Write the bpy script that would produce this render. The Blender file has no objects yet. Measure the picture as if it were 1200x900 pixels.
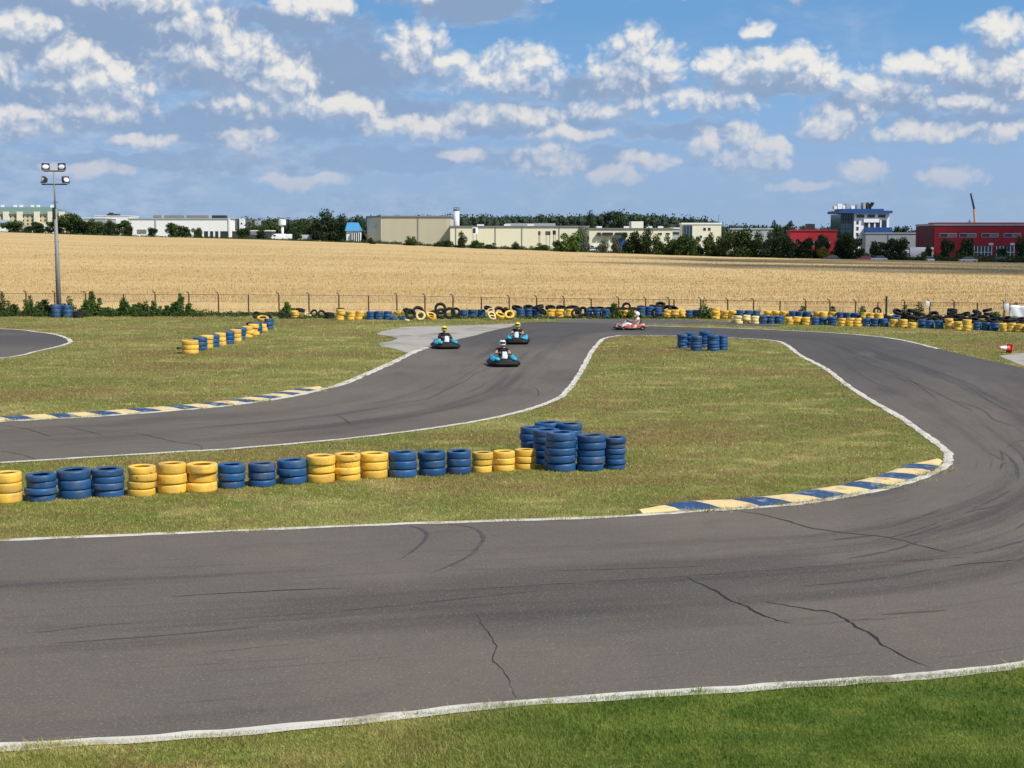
import bpy, bmesh, math, random
import numpy as np
from mathutils import Vector, Matrix, Euler

random.seed(7)
rng = np.random.default_rng(7)
scene = bpy.context.scene
COL = scene.collection
R = math.radians

# ---------------------------------------------------------------- camera
FPX = 1800.0           # focal length for a 1200 px wide frame
CAM_H = 4.8
PITCH = math.atan(170.0 / FPX)
cd = bpy.data.cameras.new('camera')
cd.sensor_width = 36.0
cd.lens = 36.0 * FPX / 1200.0
cd.clip_start = 0.1
cd.clip_end = 20000
cam = bpy.data.objects.new('camera', cd)
cam.location = (0, 0, CAM_H)
cam.rotation_euler = (math.pi / 2 - PITCH, 0, 0)
COL.objects.link(cam)
scene.camera = cam

# ---------------------------------------------------------------- sun, exposure
SUN_DIR = Vector((0.76, -0.58, 1.05)).normalized()      # towards the sun
sl = bpy.data.lights.new('sun', 'SUN')
sl.energy = 4.6
sl.angle = R(0.53)
sl.color = (1.0, 0.94, 0.84)
sun = bpy.data.objects.new('sun', sl)
sun.rotation_euler = SUN_DIR.to_track_quat('Z', 'Y').to_euler()
sun.location = (0, 0, 50)
COL.objects.link(sun)
scene.view_settings.view_transform = 'Standard'
scene.view_settings.look = 'None'
scene.view_settings.exposure = 0.15
scene.view_settings.gamma = 1.0
scene.view_settings.use_curve_mapping = False

# ---------------------------------------------------------------- node helpers
class NT:
    def __init__(self, nt):
        self.nt = nt
    def node(self, typ, **kw):
        n = self.nt.nodes.new(typ)
        for k, v in kw.items():
            setattr(n, k, v)
        return n
    def put(self, sock, v):
        if isinstance(v, bpy.types.NodeSocket):
            self.nt.links.new(v, sock)
        else:
            if isinstance(v, tuple) and len(v) == 3 and sock.type == 'RGBA':
                v = (*v, 1)
            sock.default_value = v
    def m(self, op, a, b=None, c=None, clamp=False):
        n = self.node('ShaderNodeMath', operation=op, use_clamp=clamp)
        self.put(n.inputs[0], a)
        if b is not None: self.put(n.inputs[1], b)
        if c is not None: self.put(n.inputs[2], c)
        return n.outputs[0]
    def vm(self, op, a, b=None, out=0):
        n = self.node('ShaderNodeVectorMath', operation=op)
        self.put(n.inputs[0], a)
        if b is not None:
            if op == 'SCALE': self.put(n.inputs[3], b)
            else: self.put(n.inputs[1], b)
        return n.outputs[out]
    def xyz(self, x, y, z=0.0):
        n = self.node('ShaderNodeCombineXYZ')
        self.put(n.inputs[0], x); self.put(n.inputs[1], y); self.put(n.inputs[2], z)
        return n.outputs[0]
    def sep(self, v):
        n = self.node('ShaderNodeSeparateXYZ'); self.put(n.inputs[0], v)
        return n.outputs
    def noise(self, vec, scale, detail=4.0, rough=0.55, dist=0.0, dim='3D'):
        n = self.node('ShaderNodeTexNoise', noise_dimensions=dim)
        self.put(n.inputs['Vector'], vec)
        n.inputs['Scale'].default_value = scale
        n.inputs['Detail'].default_value = detail
        n.inputs['Roughness'].default_value = rough
        n.inputs['Distortion'].default_value = dist
        return n.outputs['Fac']
    def mix(self, f, a, b, blend='MIX'):
        n = self.node('ShaderNodeMix', data_type='RGBA', blend_type=blend)
        self.put(n.inputs[0], f); self.put(n.inputs[6], a); self.put(n.inputs[7], b)
        return n.outputs[2]
    def ss(self, x, lo, hi, a=0.0, b=1.0):
        n = self.node('ShaderNodeMapRange', interpolation_type='SMOOTHSTEP')
        self.put(n.inputs[0], x); self.put(n.inputs[1], lo); self.put(n.inputs[2], hi)
        self.put(n.inputs[3], a); self.put(n.inputs[4], b)
        return n.outputs[0]

def S(r, g, b):
    f = lambda c: (c / 255 / 12.92) if c / 255 <= 0.04045 else ((c / 255 + 0.055) / 1.055) ** 2.4
    return (f(r), f(g), f(b))

# ---------------------------------------------------------------- world
world = bpy.data.worlds.new('World')
scene.world = world
world.use_nodes = True
wn = world.node_tree
wn.nodes.clear()
W = NT(wn)
wout = W.node('ShaderNodeOutputWorld')
bg = W.node('ShaderNodeBackground')
STR = 0.1
bg.inputs[1].default_value = STR
wn.links.new(bg.outputs[0], wout.inputs[0])
sky = W.node('ShaderNodeTexSky', sky_type='NISHITA')
sky.sun_disc = False
sky.sun_elevation = math.asin(SUN_DIR.z)
sky.sun_rotation = math.atan2(SUN_DIR.x, SUN_DIR.y)
sky.air_density = 1.0; sky.dust_density = 1.0; sky.ozone_density = 1.2
tc = W.node('ShaderNodeTexCoord')
dx, dy, dz = W.sep(tc.outputs['Generated'])
U = W.m('MULTIPLY', W.m('ARCTAN2', dx, dy), FPX)
hl = W.m('SQRT', W.m('ADD', W.m('MULTIPLY', dx, dx), W.m('MULTIPLY', dy, dy)))
V = W.m('MULTIPLY', W.m('DIVIDE', dz, W.m('MAXIMUM', hl, 0.02)), FPX)
V = W.m('MINIMUM', V, 9000.0)

# cumulus, one blob per heap: azimuth u, elevation v (1800 = 1 radian), half width, height
BL = [(-470,172,78,34),(-500,195,50,26),(-585,190,50,40),(-270,172,62,30),(-330,205,90,34),(-262,186,40,24),
      (-115,216,42,34),(-78,200,30,16),(8,188,62,34),(-30,180,50,20),(148,205,38,40),(128,190,50,34),(165,200,40,22),
      (300,194,90,26),(240,192,50,22),(340,186,55,22),(240,158,50,18),(200,160,45,12),(268,104,40,28),(300,98,22,26),(225,108,26,22),
      (545,222,42,26),(450,195,38,12),(500,188,70,22),(420,165,66,20),(560,182,60,28),(365,128,34,22),(402,148,18,36),(600,160,70,26),
      (470,120,70,12),(280,238,22,9),(190,284,70,9),(330,282,26,16),(420,281,38,8),(18,286,70,12),(-120,284,40,18),(-420,268,90,18),(-560,285,90,24),
      (-155,130,28,10),(-305,112,44,18),(-90,128,60,18),(-60,96,30,9),(45,92,50,24),(120,72,40,12),(-555,128,70,16),(-420,108,40,9),
      (500,68,40,12),(400,74,34,14),(560,118,60,14),(120,150,60,12),(-10,140,90,16),(160,90,40,10),(-560,232,70,22),(-360,238,60,22),(-200,150,60,14),(520,150,70,12),
      (-230,262,60,18),(-290,150,80,14),(-470,140,80,12),(60,120,60,10),(330,60,50,6),(-480,78,60,7),(-250,66,70,6)]
BL = [(u, v, a_ * 1.04 + 3, b_ * 1.18 + 3) for (u, v, a_, b_) in BL]
GR = [(-460,215,220,75),(-240,190,190,62),(-560,140,150,45),(-330,128,220,36),(-40,262,82,26),(110,170,110,26),(0,132,160,26),(-140,142,120,26),
      (300,172,80,20),(430,150,90,22),(520,128,120,22),(560,165,90,26),(200,122,100,16),(-500,262,160,20),(-250,245,110,20),(80,90,120,18),(-100,90,150,22),(-420,85,200,16)]
def cloud_group(name, blobs, gain, w_amp, bil_amp, fb_amp, low_k, seed):
    ng = bpy.data.node_groups.new(name, 'ShaderNodeTree')
    ng.interface.new_socket('U', in_out='INPUT', socket_type='NodeSocketFloat')
    ng.interface.new_socket('V', in_out='INPUT', socket_type='NodeSocketFloat')
    ng.interface.new_socket('D', in_out='OUTPUT', socket_type='NodeSocketFloat')
    G = NT(ng)
    gi = G.node('NodeGroupInput'); go = G.node('NodeGroupOutput')
    gu, gv = gi.outputs[0], gi.outputs[1]
    p0 = G.xyz(gu, gv, seed)
    w1 = G.noise(p0, 0.020, 2.0, 0.5)
    w2 = G.noise(G.vm('ADD', p0, (311.0, 77.0, 5.0)), 0.024, 2.0, 0.5)
    wu = G.m('MULTIPLY_ADD', G.m('SUBTRACT', w1, 0.5), w_amp, gu)
    wv = G.m('MULTIPLY_ADD', G.m('SUBTRACT', w2, 0.5), w_amp * 0.6, gv)
    acc = None
    pw = G.xyz(wu, wv, wv)
    for (cu, cv, a, b) in blobs:
        n1 = G.node('ShaderNodeVectorMath', operation='MULTIPLY_ADD')
        G.put(n1.inputs[0], pw)
        n1.inputs[1].default_value = (1.0 / a, 1.0 / b, -low_k / b)
        n1.inputs[2].default_value = (-cu / a, -cv / b, low_k * cv / b)
        q = G.vm('LENGTH', G.vm('MAXIMUM', n1.outputs[0], (-99.0, 0.0, 0.0)), out=1)
        acc = q if acc is None else G.m('SMOOTH_MIN', acc, q, 0.2)
    blob = G.m('MULTIPLY', G.m('SUBTRACT', 1.0, G.m('MULTIPLY', acc, acc)), gain)
    wide = G.noise(G.xyz(gu, G.m('MULTIPLY', gv, 1.9), seed), 0.0062, 2.0, 0.5)
    wide = G.m('MULTIPLY', G.m('SUBTRACT', wide, 0.58), 7.0)
    gate = G.m('MAXIMUM', G.ss(gv, 300.0, 420.0), G.ss(G.m('ABSOLUTE', gu), 640.0, 760.0))
    wide = G.m('ADD', wide, G.m('MULTIPLY', G.m('SUBTRACT', gate, 1.0), 5.0))
    base = G.m('MAXIMUM', G.m('MAXIMUM', blob, wide), -1.0)
    fb = G.m('SUBTRACT', G.noise(G.xyz(gu, G.m('MULTIPLY', gv, 1.2), seed), 0.035, 6.0, 0.51), 0.5)
    d = G.m('ADD', base, G.m('MULTIPLY', fb, fb_amp))
    if bil_amp:
        vo = G.node('ShaderNodeTexVoronoi', feature='F1', voronoi_dimensions='2D')
        G.put(vo.inputs['Vector'], G.xyz(G.m('MULTIPLY_ADD', w2, 30.0, gu), G.m('MULTIPLY_ADD', w1, 30.0, gv)))
        vo.inputs['Scale'].default_value = 0.05
        vo.inputs['Detail'].default_value = 2.0
        vo.inputs['Roughness'].default_value = 0.55
        d = G.m('ADD', d, G.m('MULTIPLY', G.m('SUBTRACT', 0.5, vo.outputs['Distance']), bil_amp))
    ng.links.new(d, go.inputs[0])
    return ng
NG_C = cloud_group('cumulus_field', BL, 1.2, 40.0, 0.62, 1.2, 1.0, 0.0)
NG_G = cloud_group('grey_field', GR, 1.3, 60.0, 0.0, 2.1, 1.4, 40.0)
def field(ng, u, v):
    n = W.node('ShaderNodeGroup'); n.node_tree = ng
    W.put(n.inputs[0], u); W.put(n.inputs[1], v)
    return n.outputs[0]
D0 = field(NG_C, U, V)
D1 = field(NG_C, W.m('ADD', U, 5.0), W.m('ADD', V, 10.0))
D2 = field(NG_C, W.m('ADD', U, 8.0), W.m('ADD', V, 26.0))
lsm = W.ss(W.m('SUBTRACT', D0, D1), -0.55, 0.75)
lbg = W.ss(W.m('SUBTRACT', D0, D2), -1.1, 1.9)
lit = W.m('MULTIPLY_ADD', W.m('ADD', W.m('MULTIPLY', lsm, 0.65), W.m('MULTIPLY', lbg, 0.65)), 1.0, -0.16, clamp=True)
alpha = W.m('MULTIPLY', W.ss(D0, -0.14, 0.85), W.m('MULTIPLY_ADD', lit, 0.15, 0.85))
# clear sky: blue overhead, paler and greyer to the horizon
ramp = W.node('ShaderNodeValToRGB')
W.put(ramp.inputs[0], W.m('MULTIPLY', V, 1 / 400.0))
cr = ramp.color_ramp
cols = [(0.0, S(146, 170, 199)), (0.2, S(143, 172, 206)), (0.42, S(126, 168, 212)), (0.62, S(108, 156, 204)), (1.0, S(92, 144, 199))]
cr.elements[0].position = cols[0][0]; cr.elements[0].color = (*cols[0][1], 1)
cr.elements[1].position = 1.0; cr.elements[1].color = (*cols[-1][1], 1)
for p, c in cols[1:-1]:
    e = cr.elements.new(p); e.color = (*c, 1)
low = W.vm('SCALE', ramp.outputs[0], 1.0 / STR)
skyc = W.mix(W.ss(V, 420.0, 1500.0), low, sky.outputs[0])
# grey cloud masses, then a thin sheet denser to the left
GD = field(NG_G, U, V)
vp = W.xyz(U, W.m('MULTIPLY', V, 2.2))
veil = W.noise(vp, 0.0085, 6.0, 0.55)
cov = W.m('ADD', W.ss(U, -500.0, 200.0, 0.10, -0.05), W.ss(V, 20.0, 170.0, 0.08, 0.0))
thin = W.m('MULTIPLY', W.ss(W.m('ADD', veil, cov), 0.45, 0.75), 0.55)
n2 = W.ss(W.noise(vp, 0.03, 6.0, 0.6), 0.33, 0.68)
skyc = W.mix(thin, skyc, W.vm('SCALE', W.mix(n2, S(138, 162, 194), S(170, 187, 209)), 1.0 / STR))
gcol = W.mix(W.m('MULTIPLY', W.ss(GD, 0.9, 0.1), n2), S(134, 156, 187), S(186, 197, 212))
skyc = W.mix(W.m('MULTIPLY', W.ss(GD, -0.25, 1.1), W.ss(V, 40.0, 200.0, 0.35, 0.9)), skyc, W.vm('SCALE', gcol, 1.0 / STR))
warm = W.mix(W.ss(V, 50.0, 200.0), S(196, 197, 206), S(228, 226, 221))
grey = W.mix(W.ss(V, 60.0, 280.0), S(150, 168, 194), S(140, 158, 186))
cc = W.mix(W.ss(lit, 0.0, 0.4), grey, W.mix(W.ss(lit, 0.3, 0.95), S(178, 189, 206), warm))
cc = W.vm('SCALE', cc, 1.0 / STR)
fade = W.ss(V, 8.0, 120.0, 0.2, 1.0)
skyc = W.mix(W.m('MULTIPLY', alpha, W.m('MULTIPLY', fade, 0.95)), skyc, cc)
wn.links.new(skyc, bg.inputs[0])
world.cycles.sampling_method = 'MANUAL'
world.cycles.sample_map_resolution = 512

# ---------------------------------------------------------------- geometry helpers
def ray(px, py):
    c, s = math.cos(PITCH), math.sin(PITCH)
    a = 450.0 - py
    return Vector((px - 600.0, FPX * c + a * s, -FPX * s + a * c))
def at(px, py, Y):
    d = ray(px, py)
    return Vector((0, 0, CAM_H)) + d * (Y / d.y)
def gnd(px, py, z=0.0):
    d = ray(px, py)
    return Vector((0, 0, CAM_H)) + d * ((z - CAM_H) / d.z)

def tag(o, label=None, cat=None, group=None, kind=None):
    if label: o['label'] = label
    if cat: o['category'] = cat
    if group: o['group'] = group
    if kind: o['kind'] = kind
    return o
def empty(name, loc, rz=0.0, label=None, cat=None, group=None):
    o = bpy.data.objects.new(name, None)
    o.empty_display_size = 0.3
    o.location = loc; o.rotation_euler = (0, 0, rz)
    COL.objects.link(o)
    return tag(o, label, cat, group)
def link(name, me, mat=None, parent=None):
    o = bpy.data.objects.new(name, me)
    if mat is not None and len(me.materials) == 0: me.materials.append(mat)
    COL.objects.link(o)
    if parent is not None: o.parent = parent
    return o
def copy_tree(o, parent=None):
    c = o.copy(); COL.objects.link(c)
    if parent is not None: c.parent = parent
    for ch in list(o.children): copy_tree(ch, c)
    return c

class MB:
    def __init__(self):
        self.v = []; self.f = []
    def quad(self, a, b, c, d):
        n = len(self.v); self.v += [tuple(a), tuple(b), tuple(c), tuple(d)]; self.f.append((n, n+1, n+2, n+3)); return self
    def box(self, c, s, rot=None):
        n = len(self.v)
        for dx in (-.5, .5):
            for dy in (-.5, .5):
                for dz in (-.5, .5):
                    p = Vector((dx*s[0], dy*s[1], dz*s[2]))
                    if rot is not None: p = rot @ p
                    self.v.append(tuple(p + Vector(c)))
        for f in ((0,1,3,2),(4,6,7,5),(0,4,5,1),(2,3,7,6),(0,2,6,4),(1,5,7,3)):
            self.f.append(tuple(n+i for i in f))
        return self
    def span(self, x0, x1, y0, y1, z0, z1):
        return self.box(((x0+x1)/2, (y0+y1)/2, (z0+z1)/2), (x1-x0, y1-y0, z1-z0))
    def loft(self, rings, cap=True, closed=True):
        n = len(self.v); k = len(rings[0])
        for r in rings: self.v += [tuple(p) for p in r]
        for i in range(len(rings)-1):
            for j in range(k if closed else k-1):
                j2 = (j+1) % k
                self.f.append((n+i*k+j, n+i*k+j2, n+(i+1)*k+j2, n+(i+1)*k+j))
        if cap:
            self.f.append(tuple(n+j for j in reversed(range(k))))
            m = n+(len(rings)-1)*k
            self.f.append(tuple(m+j for j in range(k)))
        return self
    def cyl(self, p0, p1, r0, r1=None, seg=10, cap=True):
        r1 = r0 if r1 is None else r1
        p0 = Vector(p0); p1 = Vector(p1)
        q = (p1-p0).to_track_quat('Z', 'Y')
        rings = []
        for p, r in ((p0, r0), (p1, r1)):
            rings.append([p + q @ Vector((r*math.cos(2*math.pi*i/seg), r*math.sin(2*math.pi*i/seg), 0)) for i in range(seg)])
        return self.loft(rings, cap)
    def tube(self, pts, r, seg=8, closed=False, sq=1.0):
        pts = [Vector(p) for p in pts]; n = len(pts); rings = []
        for i, p in enumerate(pts):
            if closed: t = pts[(i+1) % n] - pts[i-1]
            else: t = pts[min(i+1, n-1)] - pts[max(i-1, 0)]
            t.normalize()
            up = Vector((0, 0, 1)) if abs(t.z) < 0.95 else Vector((0, 1, 0))
            a = t.cross(up).normalized(); b = a.cross(t).normalized()
            rings.append([p + a*(r*math.cos(2*math.pi*k/seg)) + b*(r*sq*math.sin(2*math.pi*k/seg)) for k in range(seg)])
        if closed: rings.append(rings[0])
        return self.loft(rings, not closed)
    def lathe(self, prof, seg=24, c=(0, 0, 0), closed=False, axis='Z'):
        rings = []
        for (r, z) in prof:
            ring = []
            for i in range(seg):
                a = 2*math.pi*i/seg
                p = (r*math.cos(a), r*math.sin(a), z)
                if axis == 'X': p = (p[2], p[0], p[1])
                if axis == 'Y': p = (p[0], p[2], p[1])
                ring.append(Vector(p) + Vector(c))
            rings.append(ring)
        if closed: rings.append(rings[0])
        return self.loft(rings, cap=False)
    def ell(self, c, s, seg=12, rings=8):
        prof = [(max(1e-4, math.sin(math.pi*i/rings)), -math.cos(math.pi*i/rings)) for i in range(rings+1)]
        n = len(self.v); self.lathe(prof, seg)
        for i in range(n, len(self.v)):
            p = self.v[i]; self.v[i] = (p[0]*s[0]+c[0], p[1]*s[1]+c[1], p[2]*s[2]+c[2])
        return self
    def mesh(self, name, smooth=False, bev=0.0):
        me = bpy.data.meshes.new(name)
        me.from_pydata(self.v, [], self.f)
        if bev > 0 or smooth:
            bm = bmesh.new(); bm.from_mesh(me)
            bmesh.ops.remove_doubles(bm, verts=bm.verts, dist=1e-5)
            if bev > 0:
                ed = [e for e in bm.edges if len(e.link_faces) == 2 and e.calc_face_angle(0) > 0.5]
                bmesh.ops.bevel(bm, geom=ed, offset=bev, segments=2, profile=0.5, affect='EDGES', clamp_overlap=True)
            bmesh.ops.recalc_face_normals(bm, faces=bm.faces)
            bm.to_mesh(me); bm.free()
        if smooth or bev > 0:
            me.polygons.foreach_set('use_smooth', [True]*len(me.polygons))
            if bev > 0 and not smooth:
                try: me.set_sharp_from_angle(angle=R(40))
                except Exception: pass
        me.update()
        return me
    def build(self, name, mat, parent=None, smooth=False, bev=0.0):
        return link(name, self.mesh(name, smooth, bev), mat, parent)

def fast_mesh(name, co, faces_n, k):
    """co (N,3) float array, faces are consecutive groups of k verts"""
    me = bpy.data.meshes.new(name)
    n = len(co)
    me.vertices.add(n); me.vertices.foreach_set('co', co.astype(np.float32).ravel())
    me.loops.add(n); me.loops.foreach_set('vertex_index', np.arange(n, dtype=np.int32))
    me.polygons.add(faces_n)
    me.polygons.foreach_set('loop_start', np.arange(0, n, k, dtype=np.int32))
    me.update(calc_edges=True)
    return me

def catmull(pts, n=8, closed=False):
    out = []; N = len(pts)
    for i in range(N-1):
        p0 = pts[max(i-1, 0)]; p1 = pts[i]; p2 = pts[i+1]; p3 = pts[min(i+2, N-1)]
        for j in range(n):
            t = j/n
            out.append(0.5*((2*p1) + (p2-p0)*t + (2*p0-5*p1+4*p2-p3)*t*t + (3*p1-p0-3*p2+p3)*t**3))
    out.append(pts[-1])
    return out

# ---------------------------------------------------------------- materials
MATS = {}
def mat(name, col, rough=0.6, var=0.0, scale=3.0, bump=0.0, metal=0.0, dirt=None, dirt_amt=0.0, dirt_scale=2.0, rnd=0.0, spec=0.4, coat=0.0, stretch=None):
    if name in MATS: return MATS[name]
    m = bpy.data.materials.new(name); m.use_nodes = True
    nt = m.node_tree; N = NT(nt)
    b = nt.nodes['Principled BSDF']
    t = N.node('ShaderNodeTexCoord')
    vec = t.outputs['Object']
    if stretch: vec = N.vm('MULTIPLY', vec, stretch)
    c = None
    n1 = N.noise(vec, scale, 5.0, 0.6)
    k = N.m('MULTIPLY_ADD', N.m('SUBTRACT', n1, 0.5), 2*var, 1.0)
    if rnd:
        oi = N.node('ShaderNodeObjectInfo')
        k = N.m('MULTIPLY', k, N.m('MULTIPLY_ADD', N.m('SUBTRACT', oi.outputs['Random'], 0.5), 2*rnd, 1.0))
    c = N.vm('SCALE', (col[0], col[1], col[2]), k)
    if dirt:
        n2 = N.noise(vec, dirt_scale, 6.0, 0.65)
        f = N.m('MULTIPLY', N.ss(n2, 0.5, 0.68), dirt_amt)
        c = N.mix(f, c, (*dirt, 1))
    nt.links.new(c, b.inputs['Base Color'])
    b.inputs['Roughness'].default_value = rough
    b.inputs['Metallic'].default_value = metal
    b.inputs['Specular IOR Level'].default_value = spec
    if coat: b.inputs['Coat Weight'].default_value = coat
    if bump:
        bn = N.node('ShaderNodeBump'); bn.inputs['Strength'].default_value = 0.6; bn.inputs['Distance'].default_value = bump
        nt.links.new(n1, bn.inputs['Height']); nt.links.new(bn.outputs[0], b.inputs['Normal'])
    MATS[name] = m
    return m

def grass_material(name, gain=1.0, rnd=False):
    m = bpy.data.materials.new(name); m.use_nodes = True
    nt = m.node_tree; N = NT(nt); b = nt.nodes['Principled BSDF']
    g = N.node('ShaderNodeNewGeometry'); P = g.outputs['Position']
    x, y, z = N.sep(P)
    big = N.noise(P, 0.16, 4.0, 0.6)
    band = N.noise(N.vm('MULTIPLY', P, (0.85, 1.0, 1.0)), 0.62, 6.0, 0.7)
    mid = N.noise(P, 1.3, 5.0, 0.65)
    fine = N.noise(P, 9.0, 4.0, 0.7)
    vf = N.noise(P, 38.0, 2.0, 0.7)
    green = (0.118, 0.140, 0.026); olive = (0.185, 0.182, 0.048); straw = (0.40, 0.32, 0.13); brown = (0.150, 0.098, 0.042)
    c = N.mix(N.ss(big, 0.38, 0.62), green, olive)
    dry = N.noise(N.vm('MULTIPLY', P, (0.5, 1.0, 1.0)), 0.21, 5.0, 0.6)
    c = N.mix(N.m('MULTIPLY', N.ss(band, 0.50, 0.64), 0.5), c, straw)
    c = N.mix(N.m('MULTIPLY', N.ss(mid, 0.48, 0.64), 0.62), c, brown)
    c = N.mix(N.m('MULTIPLY', N.ss(dry, 0.49, 0.62), 0.68), c, (0.155, 0.105, 0.038))
    c = N.mix(N.m('MULTIPLY', N.ss(dry, 0.46, 0.34), 0.35), c, (0.26, 0.25, 0.085))
    c = N.mix(N.m('MULTIPLY', N.ss(fine, 0.50, 0.70), 0.35), c, straw)
    c = N.mix(N.m('MULTIPLY', N.ss(vf, 0.52, 0.68), 0.35), c, (0.09, 0.08, 0.025))
    # lush strip close to the camera, greener to the right
    lush = N.m('MULTIPLY', N.ss(y, 19.5, 17.0), N.ss(N.m('ADD', x, N.m('MULTIPLY', N.m('SUBTRACT', big, 0.5), 9.0)), -2.2, 1.2))
    lush = N.m('MULTIPLY', lush, N.ss(N.m('ADD', N.m('MULTIPLY_ADD', x, 0.13, 16.45), N.m('MULTIPLY', N.m('SUBTRACT', mid, 0.5), 3.0)), y, N.m('ADD', y, 0.9)))
    lc = N.mix(N.ss(mid, 0.4, 0.65), (0.046, 0.092, 0.010), (0.110, 0.150, 0.024))
    lc = N.mix(N.m('MULTIPLY', N.ss(fine, 0.5, 0.7), 0.45), lc, (0.14, 0.16, 0.045))
    c = N.mix(N.m('MULTIPLY', lush, 0.92), c, lc)
    if rnd:
        r_ = g.outputs['Random Per Island']
        c = N.mix(N.m('MULTIPLY', N.ss(r_, 0.72, 0.86), N.m('MULTIPLY_ADD', lush, -0.35, 0.42)), c, (0.42, 0.36, 0.16))
        c = N.mix(N.m('MULTIPLY', N.ss(r_, 0.30, 0.16), 0.35), c, (0.05, 0.075, 0.012))
    c = N.vm('SCALE', c, gain)
    nt.links.new(c, b.inputs['Base Color'])
    b.inputs['Roughness'].default_value = 0.85
    b.inputs['Specular IOR Level'].default_value = 0.15
    bn = N.node('ShaderNodeBump'); bn.inputs['Strength'].default_value = 0.9; bn.inputs['Distance'].default_value = 0.05
    nt.links.new(N.m('ADD', fine, N.m('MULTIPLY', vf, 0.5)), bn.inputs['Height']); nt.links.new(bn.outputs[0], b.inputs['Normal'])
    return m
M_GRASS = grass_material('grass_ground', 1.08)
M_BLADE = grass_material('grass_blades', 1.85, True)

def asphalt_material(name, base, dark=1.0):
    m = bpy.data.materials.new(name); m.use_nodes = True
    nt = m.node_tree; N = NT(nt); b = nt.nodes['Principled BSDF']
    g = N.node('ShaderNodeNewGeometry'); P = g.outputs['Position']
    uv = N.node('ShaderNodeUVMap'); uv.uv_map = 'along'
    u, v, _ = N.sep(uv.outputs[0])
    agg = N.noise(P, 30.0, 4.0, 0.85)
    med = N.noise(P, 2.2, 5.0, 0.65)
    big = N.noise(P, 0.22, 3.0, 0.5)
    c = N.mix(N.ss(big, 0.35, 0.65), (base[0]*0.92, base[1]*0.92, base[2]*0.93), (base[0]*1.1, base[1]*1.08, base[2]*1.06))
    c = N.mix(N.m('MULTIPLY', N.ss(med, 0.42, 0.7), 0.28), c, (base[0]*0.72, base[1]*0.72, base[2]*0.74))
    st = N.noise(N.xyz(N.m('MULTIPLY', u, 0.055), N.m('MULTIPLY', v, 1.1)), 1.0, 5.0, 0.6)
    st2 = N.noise(N.xyz(N.m('MULTIPLY', u, 0.25), N.m('MULTIPLY', v, 7.0)), 1.0, 4.0, 0.65)
    line = N.m('MULTIPLY', N.ss(v, 0.4, 2.6), N.ss(v, 6.6, 4.2))
    c = N.mix(N.m('MULTIPLY', N.m('MULTIPLY', N.ss(st, 0.45, 0.66), line), 0.66), c, (0.034, 0.031, 0.031))
    c = N.mix(N.m('MULTIPLY', N.ss(st2, 0.56, 0.72), 0.42), c, (0.036, 0.033, 0.033))
    # darker, rubbered surface round the far bend
    far = N.m('MULTIPLY', N.ss(N.sep(P)[1], 34.0, 66.0), N.ss(N.sep(P)[0], 1.5, 7.0))
    tp = N.m('MULTIPLY', N.ss(N.sep(P)[1], 66.0, 71.0), N.ss(v, 0.5, 2.5))
    far = N.m('MAXIMUM', far, tp)
    c = N.mix(N.m('MULTIPLY', far, 0.62), c, (0.042, 0.040, 0.043))
    pat = N.noise(N.xyz(N.m('MULTIPLY', u, 0.10), N.m('MULTIPLY', v, 0.35), 7.0), 1.0, 4.0, 0.55)
    c = N.mix(N.m('MULTIPLY', N.ss(pat, 0.52, 0.70), 0.55), c, (0.050, 0.046, 0.043))
    c = N.mix(N.m('MULTIPLY', N.ss(pat, 0.46, 0.30), 0.30), c, (0.165, 0.150, 0.130))
    c = N.mix(N.ss(agg, 0.54, 0.72), c, (base[0]*2.3, base[1]*2.3, base[2]*2.3))
    c = N.mix(N.ss(agg, 0.44, 0.26), c, (base[0]*0.35, base[1]*0.35, base[2]*0.35))
    nt.links.new(c, b.inputs['Base Color'])
    b.inputs['Roughness'].default_value = 0.82
    b.inputs['Specular IOR Level'].default_value = 0.25
    bn = N.node('ShaderNodeBump'); bn.inputs['Strength'].default_value = 0.5; bn.inputs['Distance'].default_value = 0.006
    nt.links.new(agg, bn.inputs['Height']); nt.links.new(bn.outputs[0], b.inputs['Normal'])
    return m
M_ASPH = asphalt_material('asphalt', (0.122, 0.106, 0.088))
M_WHITE = mat('edge_line_paint', (0.56, 0.54, 0.48), 0.8, 0.25, 2.0, 0.004, dirt=(0.16, 0.14, 0.11), dirt_amt=0.75, dirt_scale=1.6)
M_KY = mat('kerb_yellow', (0.64, 0.50, 0.24), 0.75, 0.3, 2.0, 0.004, dirt=(0.36, 0.22, 0.13), dirt_amt=0.85, dirt_scale=2.2)
M_KB = mat('kerb_blue', (0.022, 0.060, 0.15), 0.7, 0.3, 2.0, 0.004, dirt=(0.30, 0.32, 0.34), dirt_amt=0.75, dirt_scale=3.5)
M_CRACK = mat('crack_tar', (0.018, 0.016, 0.016), 0.7)
M_SKID = mat('skid_rubber', (0.060, 0.054, 0.050), 0.8, 0.35, 4.0, dirt=(0.105, 0.096, 0.085), dirt_amt=0.9, dirt_scale=2.5)
M_CONC = mat('old_concrete', (0.34, 0.315, 0.275), 0.85, 0.35, 1.5, 0.01, dirt=(0.15, 0.135, 0.12), dirt_amt=0.85, dirt_scale=0.35)
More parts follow.
